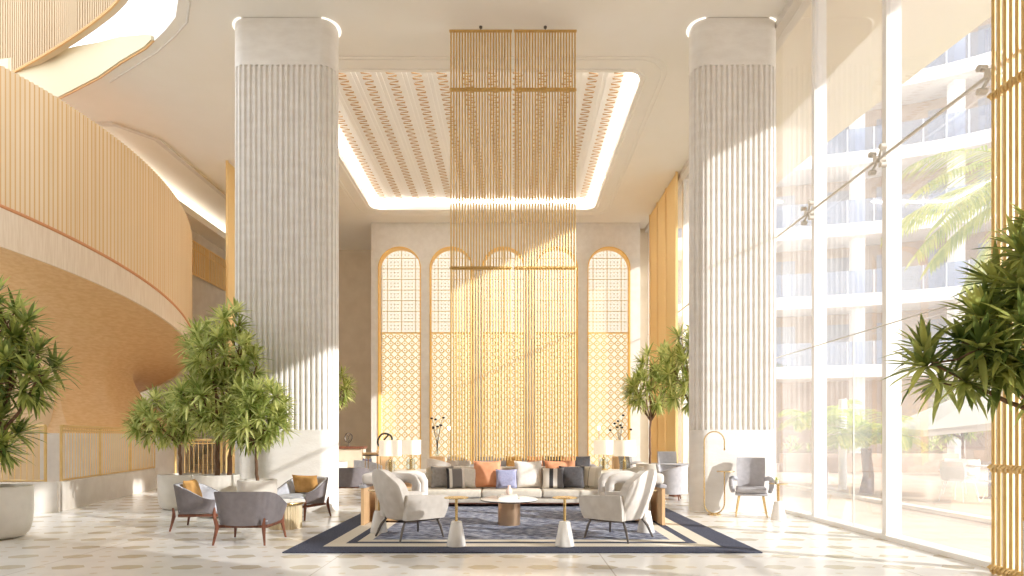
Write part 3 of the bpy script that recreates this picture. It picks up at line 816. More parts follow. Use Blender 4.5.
def pillow(name, lab, w, h, th, m, loc, rz=0, tilt=-14, roll=0, group=None):
    b = bm_(); n = 12
    def f(sign):
        def g(u, v):
            x = u*2-1; z = v*2-1
            pinch = 1-.07*(1-abs(x)**2)*(abs(z)**6)-.0
            px = x*w/2*(1-.08*(1-z*z)*abs(x)**4); pz = z*h/2*(1-.08*(1-x*x)*abs(z)**4)
            tt = th/2*((1-x**4)*(1-z**4))**.55
            return Vector((px, sign*tt, pz+h/2))
        return g
    grid(b, f(-1), n, n); grid(b, f(1), n, n)
    bmesh.ops.remove_doubles(b, verts=b.verts[:], dist=.0015)
    o = obj(name, b, m); o.location = loc; o.rotation_euler = Euler((R(tilt), R(roll), rz), 'XYZ')
    return tag(o, lab, 'cushion', group)
pillow('cushion', 'mustard cushion in the tub chair on the left of the group', .44, .34, .13, 'mustard', (-4.78, 9.06, .40), R(-82), 18)
pillow('cushion', 'wide mustard cushion in the tub chair against the left column', .56, .33, .13, 'mustard', (-3.53, 10.31, .40), R(156-180), 14)

# fluted drum table with open book
t = thing('drum_table', 'small fluted pale wood drum table between the grey tub chairs', 'side table', (-3.42, 9.02, 0))
b = bm_(); n = 36
lo, hi = [], []
for k in range(n*4):
    a = 2*PI*k/(n*4); r_ = .23+.008*math.cos(n*a)
    lo.append(b.verts.new((r_*math.cos(a), r_*math.sin(a), 0))); hi.append(b.verts.new((r_*math.cos(a), r_*math.sin(a), .36)))
for k in range(n*4): b.faces.new((lo[k], lo[(k+1) % (n*4)], hi[(k+1) % (n*4)], hi[k]))
b.faces.new(lo[::-1]); b.faces.new(hi); obj('drum', b, 'palewood', t)
b = bm_(); lathe(b, [(0, .36), (.27, .36), (.275, .37), (.275, .385), (.27, .395), (0, .395)], 40); obj('table_top', b, 'brass', t)

def magazine(lab, loc, rz, w=.3, d=.4):
    t = thing('open_book', lab, 'book', loc, rz)
    for s in (-1, 1):
        b = bm_()
        solid_shell(b, lambda u, v: Vector((s*u*w/2, (v-.5)*d, .012+.03*math.sin(u*PI*.8+.25)*(1-u*.6))), lambda u, v: Vector((s*u*w/2, (v-.5)*d, .002)), 8, 2)
        obj('pages', b, 'paper', t)
    b = bm_(); box(b, -w/2-.005, w/2+.005, -d/2-.005, d/2+.005, 0, .002); obj('cover', b, 'bookcover', t, smooth=False)
magazine('open white book lying on the small fluted drum table', (-3.34, 9.0, .396), R(20), .42, .28)

# rug
RX0, RX1, RY0, RY1 = -2.70, 2.92, 7.02, 13.1
rug = thing('area_rug', 'large navy and cream bordered rug under the central seating group', 'rug')
def frame_bm(o0, o1, z):
    b = bm_()
    xs = (RX0+o0, RX1-o0, RY0+o0, RY1-o0); xi = (RX0+o1, RX1-o1, RY0+o1, RY1-o1)
    oo = [(xs[0], xs[2]), (xs[1], xs[2]), (xs[1], xs[3]), (xs[0], xs[3])]; ii = [(xi[0], xi[2]), (xi[1], xi[2]), (xi[1], xi[3]), (xi[0], xi[3])]
    A = [[b.verts.new((p[0], p[1], zz)) for p in q] for q, zz in ((oo, .002), (oo, z), (ii, z), (ii, .002))]
    for k in range(4):
        for j in range(4): b.faces.new((A[j][k], A[j][(k+1) % 4], A[(j+1) % 4][(k+1) % 4], A[(j+1) % 4][k]))
    return b
obj('outer_border', frame_bm(0, .36, .016), 'rugnavy', rug, smooth=False)
obj('cream_band', frame_bm(.36, .58, .016), 'rugcream', rug, smooth=False)
obj('inner_border', frame_bm(.58, .70, .016), 'rugnavy', rug, smooth=False)
obj('inner_cream_band', frame_bm(.70, .86, .016), 'rugcream', rug, smooth=False)
b = bm_(); box(b, RX0+.86, RX1-.86, RY0+.86, RY1-.86, .002, .016); obj('field', b, 'rugblue', rug, smooth=False)
RZ = .017

def wing_chair(lab, loc, rz):
    t = thing('lounge_armchair', lab, 'armchair', loc, rz, 'cream high-back lounge armchairs')
    # tall curved back, an egg outline leaning backwards
    def bk(u, v, off):
        s = u*2-1; z = .27+.66*v
        w = .25+.10*math.sin(min(1, v*1.25)*PI*.62)-.11*max(0, (v-.72)/.28)**2
        y = -.22-.17*v-.02*v*v
        wrap = .13*(1-.35*v)
        zz = z-.035*s*s*v**4*3
        return Vector((w*math.sin(s*1.25)/math.sin(1.25), y+wrap*(1-math.cos(s*1.3))+off*1.0, zz))
    b = bm_(); solid_shell(b, lambda u, v: bk(u, v, -.045-.03*math.sin(v*PI)*math.cos((u-.5)*PI)), lambda u, v: bk(.03+u*.94, .02+v*.965, .055+.02*math.sin(v*PI)), 22, 16)
    bmesh.ops.bevel(b, geom=[e for e in b.edges if e.calc_face_angle(0) > .7], offset=.018, segments=2, affect='EDGES')
    obj('backrest', b, 'cream', t)
    b = bm_(); box(b, -.27, .27, -.17, .36, .26, .44, .06, 3); obj('seat', b, 'cream', t)
    for s in (-1, 1):
        b = bm_()
        def arm(u, v, off, s=s):
            y = -.22+.62*u; zt = .60-.03*u; z0 = .27-.0*u
            x = .30+.05*v+.015*math.sin(u*PI)
            r_ = 1-.0*u
            zz = z0+(zt-z0)*v
            yy = y+.03*math.sin(v*PI)*(u)-.04*(1-v)*u
            return Vector((s*(x+off), yy, zz))
        solid_shell(b, lambda u, v: arm(u, v, .045), lambda u, v: arm(u, v, -.045), 10, 6)
        bmesh.ops.bevel(b, geom=[e for e in b.edges if e.calc_face_angle(0) > .7], offset=.03, segments=3, affect='EDGES')
        obj('armrest', b, 'cream', t)
    b = bm_()
    for s in (-1, 1): tube(b, [(s*.26, -.20, .255), (s*.27, .08, .245), (s*.26, .34, .255)], .012, 6)
    tube(b, [(-.26, -.16, .25), (.26, -.16, .25)], .012, 6); tube(b, [(-.26, .30, .25), (.26, .30, .25)], .012, 6)
    obj('seat_frame', b, 'darkmetal', t)
    for s in (-1, 1):
        for y, yo in ((-.18, -.30), (.31, .36)):
            b = bm_(); tube(b, [(s*.25, y, .25), (s*.29, (y+yo)/2, .16), (s*.33, yo, .0)], [.014, .019, .013], 8); obj('leg', b, 'darkmetal', t)
    return t
wing_chair('cream high-back lounge armchair on the left side of the rug, facing the coffee table', (-1.42, 8.08, RZ), R(-50))
wing_chair('cream high-back lounge armchair on the right side of the rug, facing the coffee table', (1.44, 8.02, RZ), R(50))

def cone_table(lab, loc, z=.60):
    t = thing('side_table', lab, 'side table', loc, 0, 'marble and brass side tables')
    b = bm_(); lathe(b, [(0, 0), (.118, 0), (.122, .006), (.066, .30), (.06, .304), (0, .304)], 6 if False else 32); obj('base', b, 'marble', t)
    b = bm_(); lathe(b, [(.0, .304), (.018, .304), (.018, z-.012), (0, z-.012)], 16); obj('stem', b, 'brass', t)
    b = bm_(); lathe(b, [(0, z-.012), (.15, z-.012), (.153, z-.006), (.15, z), (.142, z-.001), (0, z-.001)], 40); obj('table_top', b, 'brass', t)
    return t
cone_table('brass-topped marble side table right of the left lounge armchair, near the rug edge', (-.70, 7.42, RZ))
cone_table('brass-topped marble side table left of the right lounge armchair, near the rug edge', (.64, 7.42, RZ))
cone_table('marble side table behind the left lounge armchair, beside the wooden panel', (-1.90, 8.5, RZ))
cone_table('marble side table behind the right lounge armchair, beside the wooden panel', (1.88, 8.5, RZ))

def panel_chair(lab, loc, sgn):
    """upholstered settee backed by a long wooden panel; sgn=+1 faces +X"""
    t = thing('panel_back_armchair', lab, 'armchair', loc, 0, 'cream armchairs with wooden back panels')
    s = sgn
    def bx(x0, x1, *a, **k):
        b = bm_(); x0, x1 = sorted((s*x0, s*x1)); box(b, x0, x1, *a, **k); return b
    obj('wooden_panel', bx(-.05, 0, 0, 1.35, 0, .57, bev=.004), 'oak', t, smooth=False)
    obj('panel_cap', bx(-.07, .03, -.02, 1.37, .57, .62, bev=.006), 'greyfab', t)
    obj('backrest', bx(-.04, .16, -.01, 1.0, .622, .79, bev=.05, seg=3), 'cream', t)
    obj('seat', bx(.12, .80, .42, 1.05, .14, .42, bev=.05, seg=3), 'cream', t)
    for y0 in (.28, 1.06):
        # loop-shaped arm: two posts and a top with rounded corners
        b = bm_(); pts = []
        tube(b, [(s*.16, y0+.07, .1), (s*.16, y0+.07, .60), (s*.20, y0+.07, .67), (s*.28, y0+.07, .70), (s*.62, y0+.07, .70), (s*.70, y0+.07, .67), (s*.74, y0+.07, .60), (s*.74, y0+.07, .1)], .075, 12)
        obj('armrest', b, 'cream', t)
    b = bm_(); x0, x1 = sorted((s*.1, s*.82))
    box(b, x0, x1, .30, 1.15, .03, .12, .01); obj('plinth', b, 'oak', t)
    return t
panel_chair('cream armchair with long wooden back panel, behind the left lounge armchair', (-2.27, 9.15, RZ), 1)
panel_chair('cream armchair with long wooden back panel, behind the right lounge armchair', (2.27, 9.15, RZ), -1)

# coffee table and what stands on it
t = thing('coffee_table', 'round coffee table with pale top on a brushed bronze drum, centre of the rug', 'coffee table', (-.06, 9.25, RZ))
b = bm_(); lathe(b, [(0, 0), (.172, 0), (.172, .375), (0, .375)], 48); obj('drum_base', b, mat('bronze_drum', (190, 160, 132), .28, .85), t)
b = bm_(); lathe(b, [(0, .375), (.425, .375), (.44, .385), (.442, .393), (.43, .402), (0, .402)], 64); obj('table_top', b, 'marble', t)
b = bm_(); lathe(b, [(.41, .368), (.436, .374), (.443, .386), (.436, .376), (.41, .370)], 64); obj('top_rim', b, 'charcoal', t)
tz = RZ+.403
def book(lab, loc, w, d, h, rz, m='bookcover'):
    t = thing('book', lab, 'book', loc, rz, 'books on the coffee table')
    b = bm_(); box(b, -w/2+.006, w/2-.003, -d/2+.004, d/2-.004, .004, h-.004); obj('pages', b, 'paper', t, smooth=False)
    b = bm_(); box(b, -w/2, w/2, -d/2, d/2, 0, .004); box(b, -w/2, w/2, -d/2, d/2, h-.004, h); box(b, -w/2, -w/2+.006, -d/2, d/2, 0, h); obj('cover', b, m, t, smooth=False)
book('large white book, lowest on the coffee table under the vase', (-.08, 9.18, tz), .30, .24, .035, R(4))
book('smaller white book lying on the large one under the vase', (-.06, 9.19, tz+.036), .24, .19, .028, R(-5))
book('thin white book lying flat on the coffee table right of the vase', (.13, 9.22, tz), .15, .20, .018, R(25))
b = bm_(); lathe(b, [(0, 0), (.03, 0), (.045, .015), (.052, .04), (.045, .075), (.025, .105), (.018, .125), (.024, .14), (.018, .14), (.012, .12), (0, .12)], 28)
o = tag(obj('vase', b, 'pink'), 'small pinkish white vase on the books on the coffee table', 'vase'); o.location = (-.06, 9.19, tz+.065)

# sofa
def sofa(lab, x0, x1, y0, y1, zb, seatz, backz, ncush, m='sofa'):
    t = thing('sofa', lab, 'sofa', ((x0+x1)/2, (y0+y1)/2, zb), 0, 'light grey sofas'); W = x1-x0; D = y1-y0
    b = bm_(); box(b, -W/2+.02, W/2-.02, -D/2+.04, D/2-.03, .075, seatz-.13, .015); obj('base', b, m, t)
    aw = .16
    for i in range(ncush):
        cw = (W-2*aw)/ncush; a = -W/2+aw+cw*i
        b = bm_(); box(b, a+.006, a+cw-.006, -D/2, D/2-.24, seatz-.15, seatz, .035, 3); obj('seat_cushion', b, m, t)
    b = bm_(); box(b, -W/2+aw, W/2-aw, D/2-.26, D/2, .1, backz, .05, 3); obj('backrest', b, m, t)
    for s in (-1, 1):
        b = bm_(); xa, xb = sorted((s*W/2, s*(W/2-aw)))
        box(b, xa, xb, -D/2+.02, D/2, .08, seatz+.22, .05, 3)
        for v in b.verts:
            if v.co.z > seatz and v.co.y < 0: v.co.z -= .04
        obj('armrest', b, m, t)
    b = bm_(); box(b, -W/2+.06, W/2-.06, -D/2+.06, D/2-.06, .055, .075); obj('plinth', b, 'walnut', t, smooth=False)
    for sx in (-1, 1):
        for sy in (-1, 1):
            b = bm_(); tube(b, [(sx*(W/2-.12), sy*(D/2-.12), 0), (sx*(W/2-.12), sy*(D/2-.12), .056)], [.016, .022], 8); obj('leg', b, 'walnut', t)
    return t
sofa('long light grey sofa at the back of the rug, facing the coffee table', -1.95, 1.90, 11.58, 12.58, RZ, .325, .74, 3)
ZS = RZ+.327; yS = 12.07
G = 'cushions on the long sofa'
pillow('cushion', 'plain mid grey cushion at the left end of the long sofa', .46, .45, .15, 'midgrey', (-1.42, yS-.02, ZS), R(8), -16, group=G)
pillow('cushion', 'grey cushion with black and white stripes on the left half of the long sofa', .38, .42, .14, 'stripeA', (-1.13, yS-.10, ZS), R(14), -18, group=G)
pillow('cushion', 'white cushion just left of the large apricot cushion', .38, .42, .14, 'white', (-.93, yS+.02, ZS), R(0), -14, 6, group=G)
pillow('cushion', 'large apricot cushion left of the middle of the long sofa', .57, .56, .17, 'orange', (-.53, yS+.03, ZS), R(-2), -13, group=G)
pillow('cushion', 'lavender cushion in front of the large apricot cushion', .43, .40, .14, 'lavender', (-.13, yS-.12, ZS), R(3), -18, group=G)
pillow('cushion', 'large plain cream cushion in the middle of the long sofa', .57, .56, .17, 'white', (.31, yS+.03, ZS), R(2), -13, group=G)
pillow('cushion', 'apricot cushion behind the striped cushion on the right half of the long sofa', .52, .56, .15, 'orange', (.90, yS+.07, ZS), R(0), -10, group=G)
pillow('cushion', 'beige cushion with one dark and white stripe, right half of the long sofa', .44, .43, .14, 'stripeB', (.80, yS-.13, ZS), R(-6), -18, group=G)
pillow('cushion', 'charcoal cushion on the right half of the long sofa', .52, .46, .15, 'charcoal', (1.17, yS-.10, ZS), R(-6), -16, group=G)
pillow('cushion', 'beige piped cushion leaning on the right arm of the long sofa', .46, .46, .15, 'stripeC', (1.53, yS-.05, ZS), R(-30), -16, group=G)

# tables, lamps behind the armchairs
def console(lab, x0, x1, y0, y1, z=.53):
    t = thing('console_table', lab, 'console table', ((x0+x1)/2, (y0+y1)/2, 0), 0, 'console tables under the lamps'); W = x1-x0; D = y1-y0
    b = bm_(); box(b, -W/2, W/2, -D/2, D/2, z-.04, z, .008); obj('table_top', b, 'marble', t)
    b = bm_(); box(b, -W/2+.05, W/2-.05, -D/2+.05, D/2-.05, .20, .23); obj('lower_shelf', b, 'oak', t, smooth=False)
    for sx in (-1, 1):
        for sy in (-1, 1):
            b = bm_(); x = sx*(W/2-.05); y = sy*(D/2-.05); box(b, x-.02, x+.02, y-.02, y+.02, 0, z-.04); obj('leg', b, 'brass', t, smooth=False)
console('long console table under the two left table lamps', -3.25, -2.15, 13.7, 15.8)
console('long console table under the two right table lamps', 1.95, 3.0, 13.7, 15.8)
def lamp(lab, loc):
    t = thing('table_lamp', lab, 'lamp', loc, 0, 'table lamps with cylindrical shades')
    b = bm_(); lathe(b, [(0, 0), (.11, 0), (.115, .01), (.115, .02), (0, .02)], 28); obj('base', b, 'brass', t)
    b = bm_(); lathe(b, [(0, .02), (.10, .02), (.115, .06), (.118, .18), (.10, .27), (.05, .31), (.03, .325), (0, .325)], 28); obj('glass_body', b, 'clearglass', t)
    b = bm_(); lathe(b, [(0, .02), (.04, .021), (.04, .30), (.018, .32), (.014, .60), (0, .60)], 20); obj('stem', b, 'brass', t)
    b = bm_(); r0, r1 = .262, .255
    lathe(b, [(r0, .40), (r1, .77), (r1-.008, .77), (r0-.008, .40), (r0, .40)], 40); obj('lamp_shade', b, 'shade', t)
    b = bm_(); lathe(b, [(0, .585), (.02, .59), (.034, .62), (.03, .65), (.012, .675), (0, .68)], 14); obj('bulb', b, 'spot', t)
    return t
lamp('white-shaded table lamp, nearer of the two on the left', (-2.86, 13.98, .531))
lamp('white-shaded table lamp, farther of the two on the left', (-2.62, 15.4, .531))
lamp('white-shaded table lamp, nearer of the two on the right', (2.60, 13.98, .531))
lamp('white-shaded table lamp, farther of the two on the right', (2.33, 15.4, .531))

# seating further back
sofa('light grey sofa of the farther seating group, seen over the first sofa', -1.2, 2.3, 15.9, 16.8, 0, .40, .80, 3, 'greyfab')
G2 = 'cushions on the farther sofa'
for x, m_, l_ in ((-.75, 'midgrey', 'grey cushion at the left end of the farther sofa'), (.02, 'mustard', 'mustard cushion on the farther sofa, behind the gold rods'), (.62, 'orange', 'apricot cushion in the middle of the farther sofa'),
                  (1.1, 'charcoal', 'charcoal cushion next to the apricot one on the farther sofa'), (1.5, 'orange', 'apricot cushion at the right of the farther sofa'), (1.88, 'charcoal', 'charcoal cushion at the right end of the farther sofa')):
    pillow('cushion', l_, .46, .46, .15, m_, (x, 16.33, .41), R(rnd.uniform(-8, 8)), -12, group=G2)

def round_armchair(lab, loc, rz, m='cream', m2='cream', sc=1.0, group='rounded armchairs at the back'):
    t = thing('rounded_armchair', lab, 'armchair', loc, rz, group)
    def pt(u, v, off):
        s = u*2-1; a = R(-90+s*120); r_ = .40; z0 = .14; zt = .76-.16*abs(s)**2
        return Vector(((r_-off)*math.cos(a), (r_*.95-off)*math.sin(a), z0+(zt-z0)*v))*sc
    b = bm_(); solid_shell(b, lambda u, v: pt(u, v, 0), lambda u, v: pt(u, v, .10), 28, 4)
    bmesh.ops.bevel(b, geom=[e for e in b.edges if e.calc_face_angle(0) > .7], offset=.03, segments=3, affect='EDGES'); obj('backrest', b, m, t)
    b = bm_(); lathe(b, [(0, .15), (.28, .15), (.30, .17), (.31, .36), (.28, .41), (0, .42)], 32); obj('seat', b, m2, t)
    for k in range(4):
        a = PI/4+PI/2*k; b = bm_(); tube(b, [(.30*math.cos(a), .30*math.sin(a), 0), (.26*math.cos(a), .26*math.sin(a), .16)], [.012, .018], 8); obj('leg', b, 'walnut', t)
    return t
round_armchair('cream rounded armchair behind the left lamps, left of the farther sofa', (-2.1, 17.3, 0), R(-60))
round_armchair('cream rounded armchair farther back beneath the second arch', (-1.7, 19.0, 0), R(-120))
round_armchair('pale rounded armchair with a lavender cushion beyond the left console table', (-3.9, 16.2, 0), R(-40), 'bluegrey', 'bluegrey')
pillow('cushion', 'lavender cushion on the pale rounded armchair at the far left', .40, .38, .13, 'lavender', (-3.98, 16.12, .43), R(-40), -12)
round_armchair('pale grey rounded armchair behind the right lounge armchair', (2.35, 12.6, 0), R(60), 'sofa', 'sofa')
round_armchair('grey rounded armchair partly hidden by the right column', (3.45, 13.2, 0), R(70), 'greyfab', 'greyfab')

# tall round wooden-topped table, sculpture, counter
t = thing('round_high_table', 'round wooden-topped table on thin legs left of the left lamps', 'table', (-3.55, 15.2, 0))
b = bm_(); lathe(b, [(0, .93), (.25, .93), (.27, .95), (.27, .98), (0, .98)], 32); obj('table_top', b, 'oak', t)
b = bm_(); lathe(b, [(.24, .90), (.26, .90), (.26, .928), (.24, .928)], 32); obj('rim', b, 'darkmetal', t)
for k in range(4):
    a = PI/4+PI/2*k; b = bm_(); tube(b, [(.22*math.cos(a), .22*math.sin(a), 0), (.22*math.cos(a), .22*math.sin(a), .93)], .010, 6); obj('leg', b, 'brass', t)
t = thing('ring_sculpture', 'black looping ring sculpture in front of the leftmost arch', 'sculpture', (-3.72, 17.4, 0))
b = bm_(); box(b, -.2, .2, -.2, .2, 0, 1.0, .01); obj('pedestal', b, 'oak', t, smooth=False)
b = bm_(); tube(b, [(.20*math.cos(a)*(1+.15*math.sin(2*a)), .05*math.sin(2*a), 1.26+.22*math.sin(a)) for a in [2*PI*k/32 for k in range(32)]], .028, 8, closed=True)
tube(b, [(-.14, 0, 1.10), (-.02, -.05, 1.28), (.12, .02, 1.46)], .024, 8)
tube(b, [(0, 0, 1.0), (0, 0, 1.06)], .02, 8); obj('rings', b, 'black', t)

t = thing('bar_counter', 'bar counter with brown top at the back, between left column and arches', 'counter', (-6.3, 20.9, 0))
b = bm_(); box(b, -1.4, 1.1, -.3, .3, .04, .98); obj('body', b, 'wallbeige', t, smooth=False)
b = bm_(); box(b, -1.45, 1.15, -.36, .34, .98, 1.06, .008); obj('worktop', b, 'walnut', t)
b = bm_(); box(b, -1.4, 1.1, -.31, -.3, .30, .34); obj('brass_strip', b, 'brass', t, smooth=False)
b = bm_(); box(b, -1.35, 1.05, -.25, .25, 0, .04); obj('plinth', b, 'walnut', t, smooth=False)
t = thing('wire_sculpture', 'small dark wire sculpture on the bar counter', 'sculpture', (-5.72, 20.85, 1.06))
b = bm_(); tube(b, [(.14*math.cos(a), .05*math.sin(3*a), .3+.16*math.sin(a)) for a in [2*PI*k/24 for k in range(24)]], .012, 6, closed=True)
tube(b, [(.10*math.cos(a), .03*math.sin(2*a), .3+.13*math.sin(2*a)) for a in [2*PI*k/24 for k in range(24)]], .010, 6, closed=True)
tube(b, [(0, 0, .02), (0, 0, .2)], .01, 6); obj('wire', b, 'darkmetal', t)
b = bm_(); lathe(b, [(0, 0), (.07, 0), (.07, .02), (0, .02)], 20); obj('base', b, 'darkmetal', t)

def stem_vase(lab, loc, seed):
    rg = random.Random(seed)
    t = thing('stem_vase', lab, 'vase', loc, 0, 'tall vases with dark-budded stems')
    b = bm_(); box(b, -.22, .22, -.18, .18, 0, .78, .01); obj('pedestal', b, 'oak', t, smooth=False)
    b = bm_(); lathe(b, [(0, .78), (.05, .78), (.06, .84), (.045, .98), (.03, 1.06), (.035, 1.08), (.025, 1.08), (0, 1.0)], 20); obj('vase_body', b, 'clearglass', t)
    bs = bm_()
    for k in range(8):
        a = 2*PI*k/8+rg.uniform(-.3, .3); r_ = rg.uniform(.10, .34); h = rg.uniform(1.55, 2.05)
        p = Vector((r_*math.cos(a), r_*math.sin(a)*.6, h))
        tube(bs, [(0, 0, .85), (p.x*.15, p.y*.15, 1.25), (p.x*.6, p.y*.6, h-.2), p], [.008, .006, .005, .004], 5)
        s_ = bmesh.new(); bmesh.ops.create_uvsphere(s_, u_segments=8, v_segments=6, radius=.045)
        for v in s_.verts: v.co = v.co*1.0; v.co.z *= .7; v.co += p
        obj('bud', s_, 'black', t)
    obj('stems', bs, 'darkmetal', t)
stem_vase('vase of dark-budded stems in front of the second arch from the left', (-2.35, 18.6, 0), 4)
stem_vase('vase of dark-budded stems in front of the rightmost arch', (3.28, 18.4, 0), 8)
# small warm spotlights by the arches
for x, lab in ((-2.2, 'small warm spotlight on a thin stand in front of the second arch'), (2.95, 'small warm spotlight on a thin stand in front of the rightmost arch')):
    t = thing('floor_spotlight', lab, 'lamp', (x, 20.6, 0))
    b = bm_(); tube(b, [(0, 0, .02), (0, 0, 1.62)], .012, 6); lathe(b, [(0, 0), (.1, 0), (.1, .02), (0, .02)], 20); obj('stand', b, 'brass', t)
    b = bm_(); lathe(b, [(0, 1.62), (.03, 1.63), (.05, 1.67), (.05, 1.71), (.03, 1.75), (0, 1.76)], 16); obj('bulb', b, 'spot', t)

# right rear: pedestal table with grey chairs
t = thing('pedestal_table', 'round table on a slanted pedestal left of the right column, at the back', 'table', (3.85, 13.9, 0))
b = bm_(); lathe(b, [(0, .72), (.40, .72), (.43, .735), (.43, .75), (0, .755)], 40); obj('table_top', b, 'greyfab', t)
b = bm_(); tube(b, [(-.12, 0, 0), (-.09, 0, .5), (0, 0, .72)], [.12, .08, .05], 20); obj('pedestal', b, 'walnut', t)
def side_chair(lab, loc, rz, m='greyfab', legm='brass', arms=True):
    t = thing('upholstered_chair', lab, 'chair', loc, rz, 'grey upholstered chairs')
    b = bm_()
    box(b, -.25, .25, -.24, .27, .40, .50, .04, 3); obj('seat', b, m, t)
    b = bm_(); box(b, -.26, .26, -.25, .28, .365, .40, .012, 2); obj('seat_frame', b, m, t)
    b = bm_()
    def bk(u, v, off):
        s = u*2-1; w = .20+.05*math.sin(v*PI*.5+.25)-.015*v; z = .44+.56*v
        return Vector((s*w, -.22-.11*v+.05*s*s-off*1.0, z))
    solid_shell(b, lambda u, v: bk(u, v, .045), lambda u, v: bk(u, v, -.045), 12, 8)
    bmesh.ops.bevel(b, geom=[e for e in b.edges if e.calc_face_angle(0) > .7], offset=.028, segments=3, affect='EDGES'); obj('backrest', b, m, t)
    if arms:
        for s in (-1, 1):
            b = bm_()
            tube(b, [(s*.23, -.22, .62), (s*.29, -.10, .645), (s*.32, .06, .635), (s*.325, .15, .60), (s*.32, .18, .52), (s*.30, .12, .42)], [.035, .042, .045, .045, .042, .035], 10)
            obj('armrest', b, m, t)
    for sx in (-1, 1):
        for sy in (-1, 1):
            b = bm_(); tube(b, [(sx*.19, sy*.17, .37), (sx*.25, sy*.25, 0)], [.018, .010], 8); obj('leg', b, legm, t)
    return t
side_chair('grey upholstered armchair with gold legs in front of the right column', (4.15, 10.46, 0), R(160))
side_chair('grey upholstered chair behind the round pedestal table', (3.99, 15.3, 0), R(180), legm='walnut')
side_chair('brown-grey upholstered chair beyond the right table lamp', (3.45, 17.5, 0), R(-60), 'midgrey', 'walnut')

# brass loop stand and small table by the right column
t = thing('loop_stand', 'brass cane-shaped loop stand with a small shelf beside the grey chair', 'stand', (3.54, 10.55, 0))
r_ = .178; b = bm_(); pts = [(r_, 0, 1.17)]
pts += [(r_*math.cos(a), 0, 1.285+r_*math.sin(a)) for a in [PI*k/14 for k in range(15)]]
pts += [(-r_, 0, .8)]
pts += [(r_*math.cos(a), 0, .20+r_*math.sin(a)) for a in [PI+PI*k/14 for k in range(15)]]
pts += [(r_, 0, .76)]
tube(b, pts, .011, 10); obj('loop', b, 'brass', t)
b = bm_(); lathe(b, [(0, .755), (.15, .755), (.152, .762), (.15, .77), (0, .77)], 32, (r_+.02, 0)); obj('shelf', b, 'brass', t)
b = bm_(); lathe(b, [(0, 0), (.12, 0), (.12, .018), (0, .022)], 32); obj('base_plate', b, 'brass', t)
b = bm_(); lathe(b, [(0, 1.13), (.016, 1.135), (.018, 1.16), (0, 1.18)], 12, (r_, 0)); obj('end_cap', b, 'brass', t)
cone_table('marble and brass side table with a small plant, right of the grey chair', (4.40, 9.95, 0), .60)
t = thing('small_plant', 'tiny green succulent in a cup on the side table by the window', 'plant', (4.36, 9.93, .60))
b = bm_(); lathe(b, [(0, 0), (.03, 0), (.038, .05), (.032, .05), (.028, .035), (0, .035)], 20); obj('cup', b, 'white', t)
b = bm_(); tuft(b, Vector((0, 0, .05)), Vector((0, 0, 1)), 14, .09, .022, random.Random(2)); obj('leaves', b, 'leaf', t)

# ------------------------------------------------------------------ outside
b = bm_(); box(b, 4.98, 60, -15, 60, -.25, -.03); struct(obj('terrace_paving', b, 'paving', smooth=False))
b = bm_(); box(b, 7.7, 7.92, -10, 24, -.03, .04); struct(obj('trim_2', b, 'kerb', smooth=False))
# curved balcony building
fac = smooth_path([(3, 33.5), (8, 31.6), (12.3, 30.2), (16.3, 29.2), (19.3, 28.2), (21.5, 26.9), (23.4, 25.2), (26.5, 21)], 6)
bld = thing('apartment_building', 'white curved apartment building with banded balconies beyond the window wall', 'building')
def offs(p, d):
    P = [Vector(q) for q in p]; out = []
    for i in range(len(P)):
        t_ = (P[min(i+1, len(P)-1)]-P[max(i-1, 0)]).normalized(); n_ = Vector((-t_.y, t_.x)); out.append(tuple(P[i]+n_*d))
    return out
def slab(path, d, z0, z1):
    b = bm_(); q = offs(path, d); n = len(path)
    A = [[b.verts.new((p[0], p[1], z)) for p in s] for s, z in ((path, z0), (q, z0), (q, z1), (path, z1))]
    for i in range(n-1):
        for j in range(4): b.faces.new((A[j][i], A[j][i+1], A[(j+1) % 4][i+1], A[(j+1) % 4][i]))
    return b
inner = offs(fac, 2.0)
b = bm_(); ribbon(b, inner, 0, 26, -.3); obj('wall', b, 'bldwall', bld)
for k, z in enumerate((4.3, 7.75, 11.2, 14.65, 18.1, 21.6)):
    bs_ = obj('balcony_slab', slab(fac, 2.2, z, z+.6), 'bldwhite', bld, smooth=False)
    b = bm_(); ribbon(b, offs(fac, .1), z+.6, z+1.75, .03); obj('balcony_glass', b, 'railglass', bs_)
    b = bm_()
    for i in range(2, len(fac)-1, 2):
        q = offs(fac, .1)[i]; box(b, q[0]-.03, q[0]+.03, q[1]-.03, q[1]+.03, z+.6, z+1.75)
    obj('railing_post', b, 'bldwhite', bs_, smooth=False)
    w_in = offs(fac, 1.93)
    for i in range(1, len(fac)-5, 4):
        b = bm_(); ribbon(b, w_in[i:i+3], z+.75, z+2.9, .04); obj('window', b, 'bldglass', bld)
for i in range(3, len(fac), 8):
    q = offs(fac, .8)[i]; b = bm_(); box(b, q[0]-.25, q[0]+.25, q[1]-.25, q[1]+.25, -.03, 26); obj('pillar', b, 'bldwhite', bld, smooth=False)

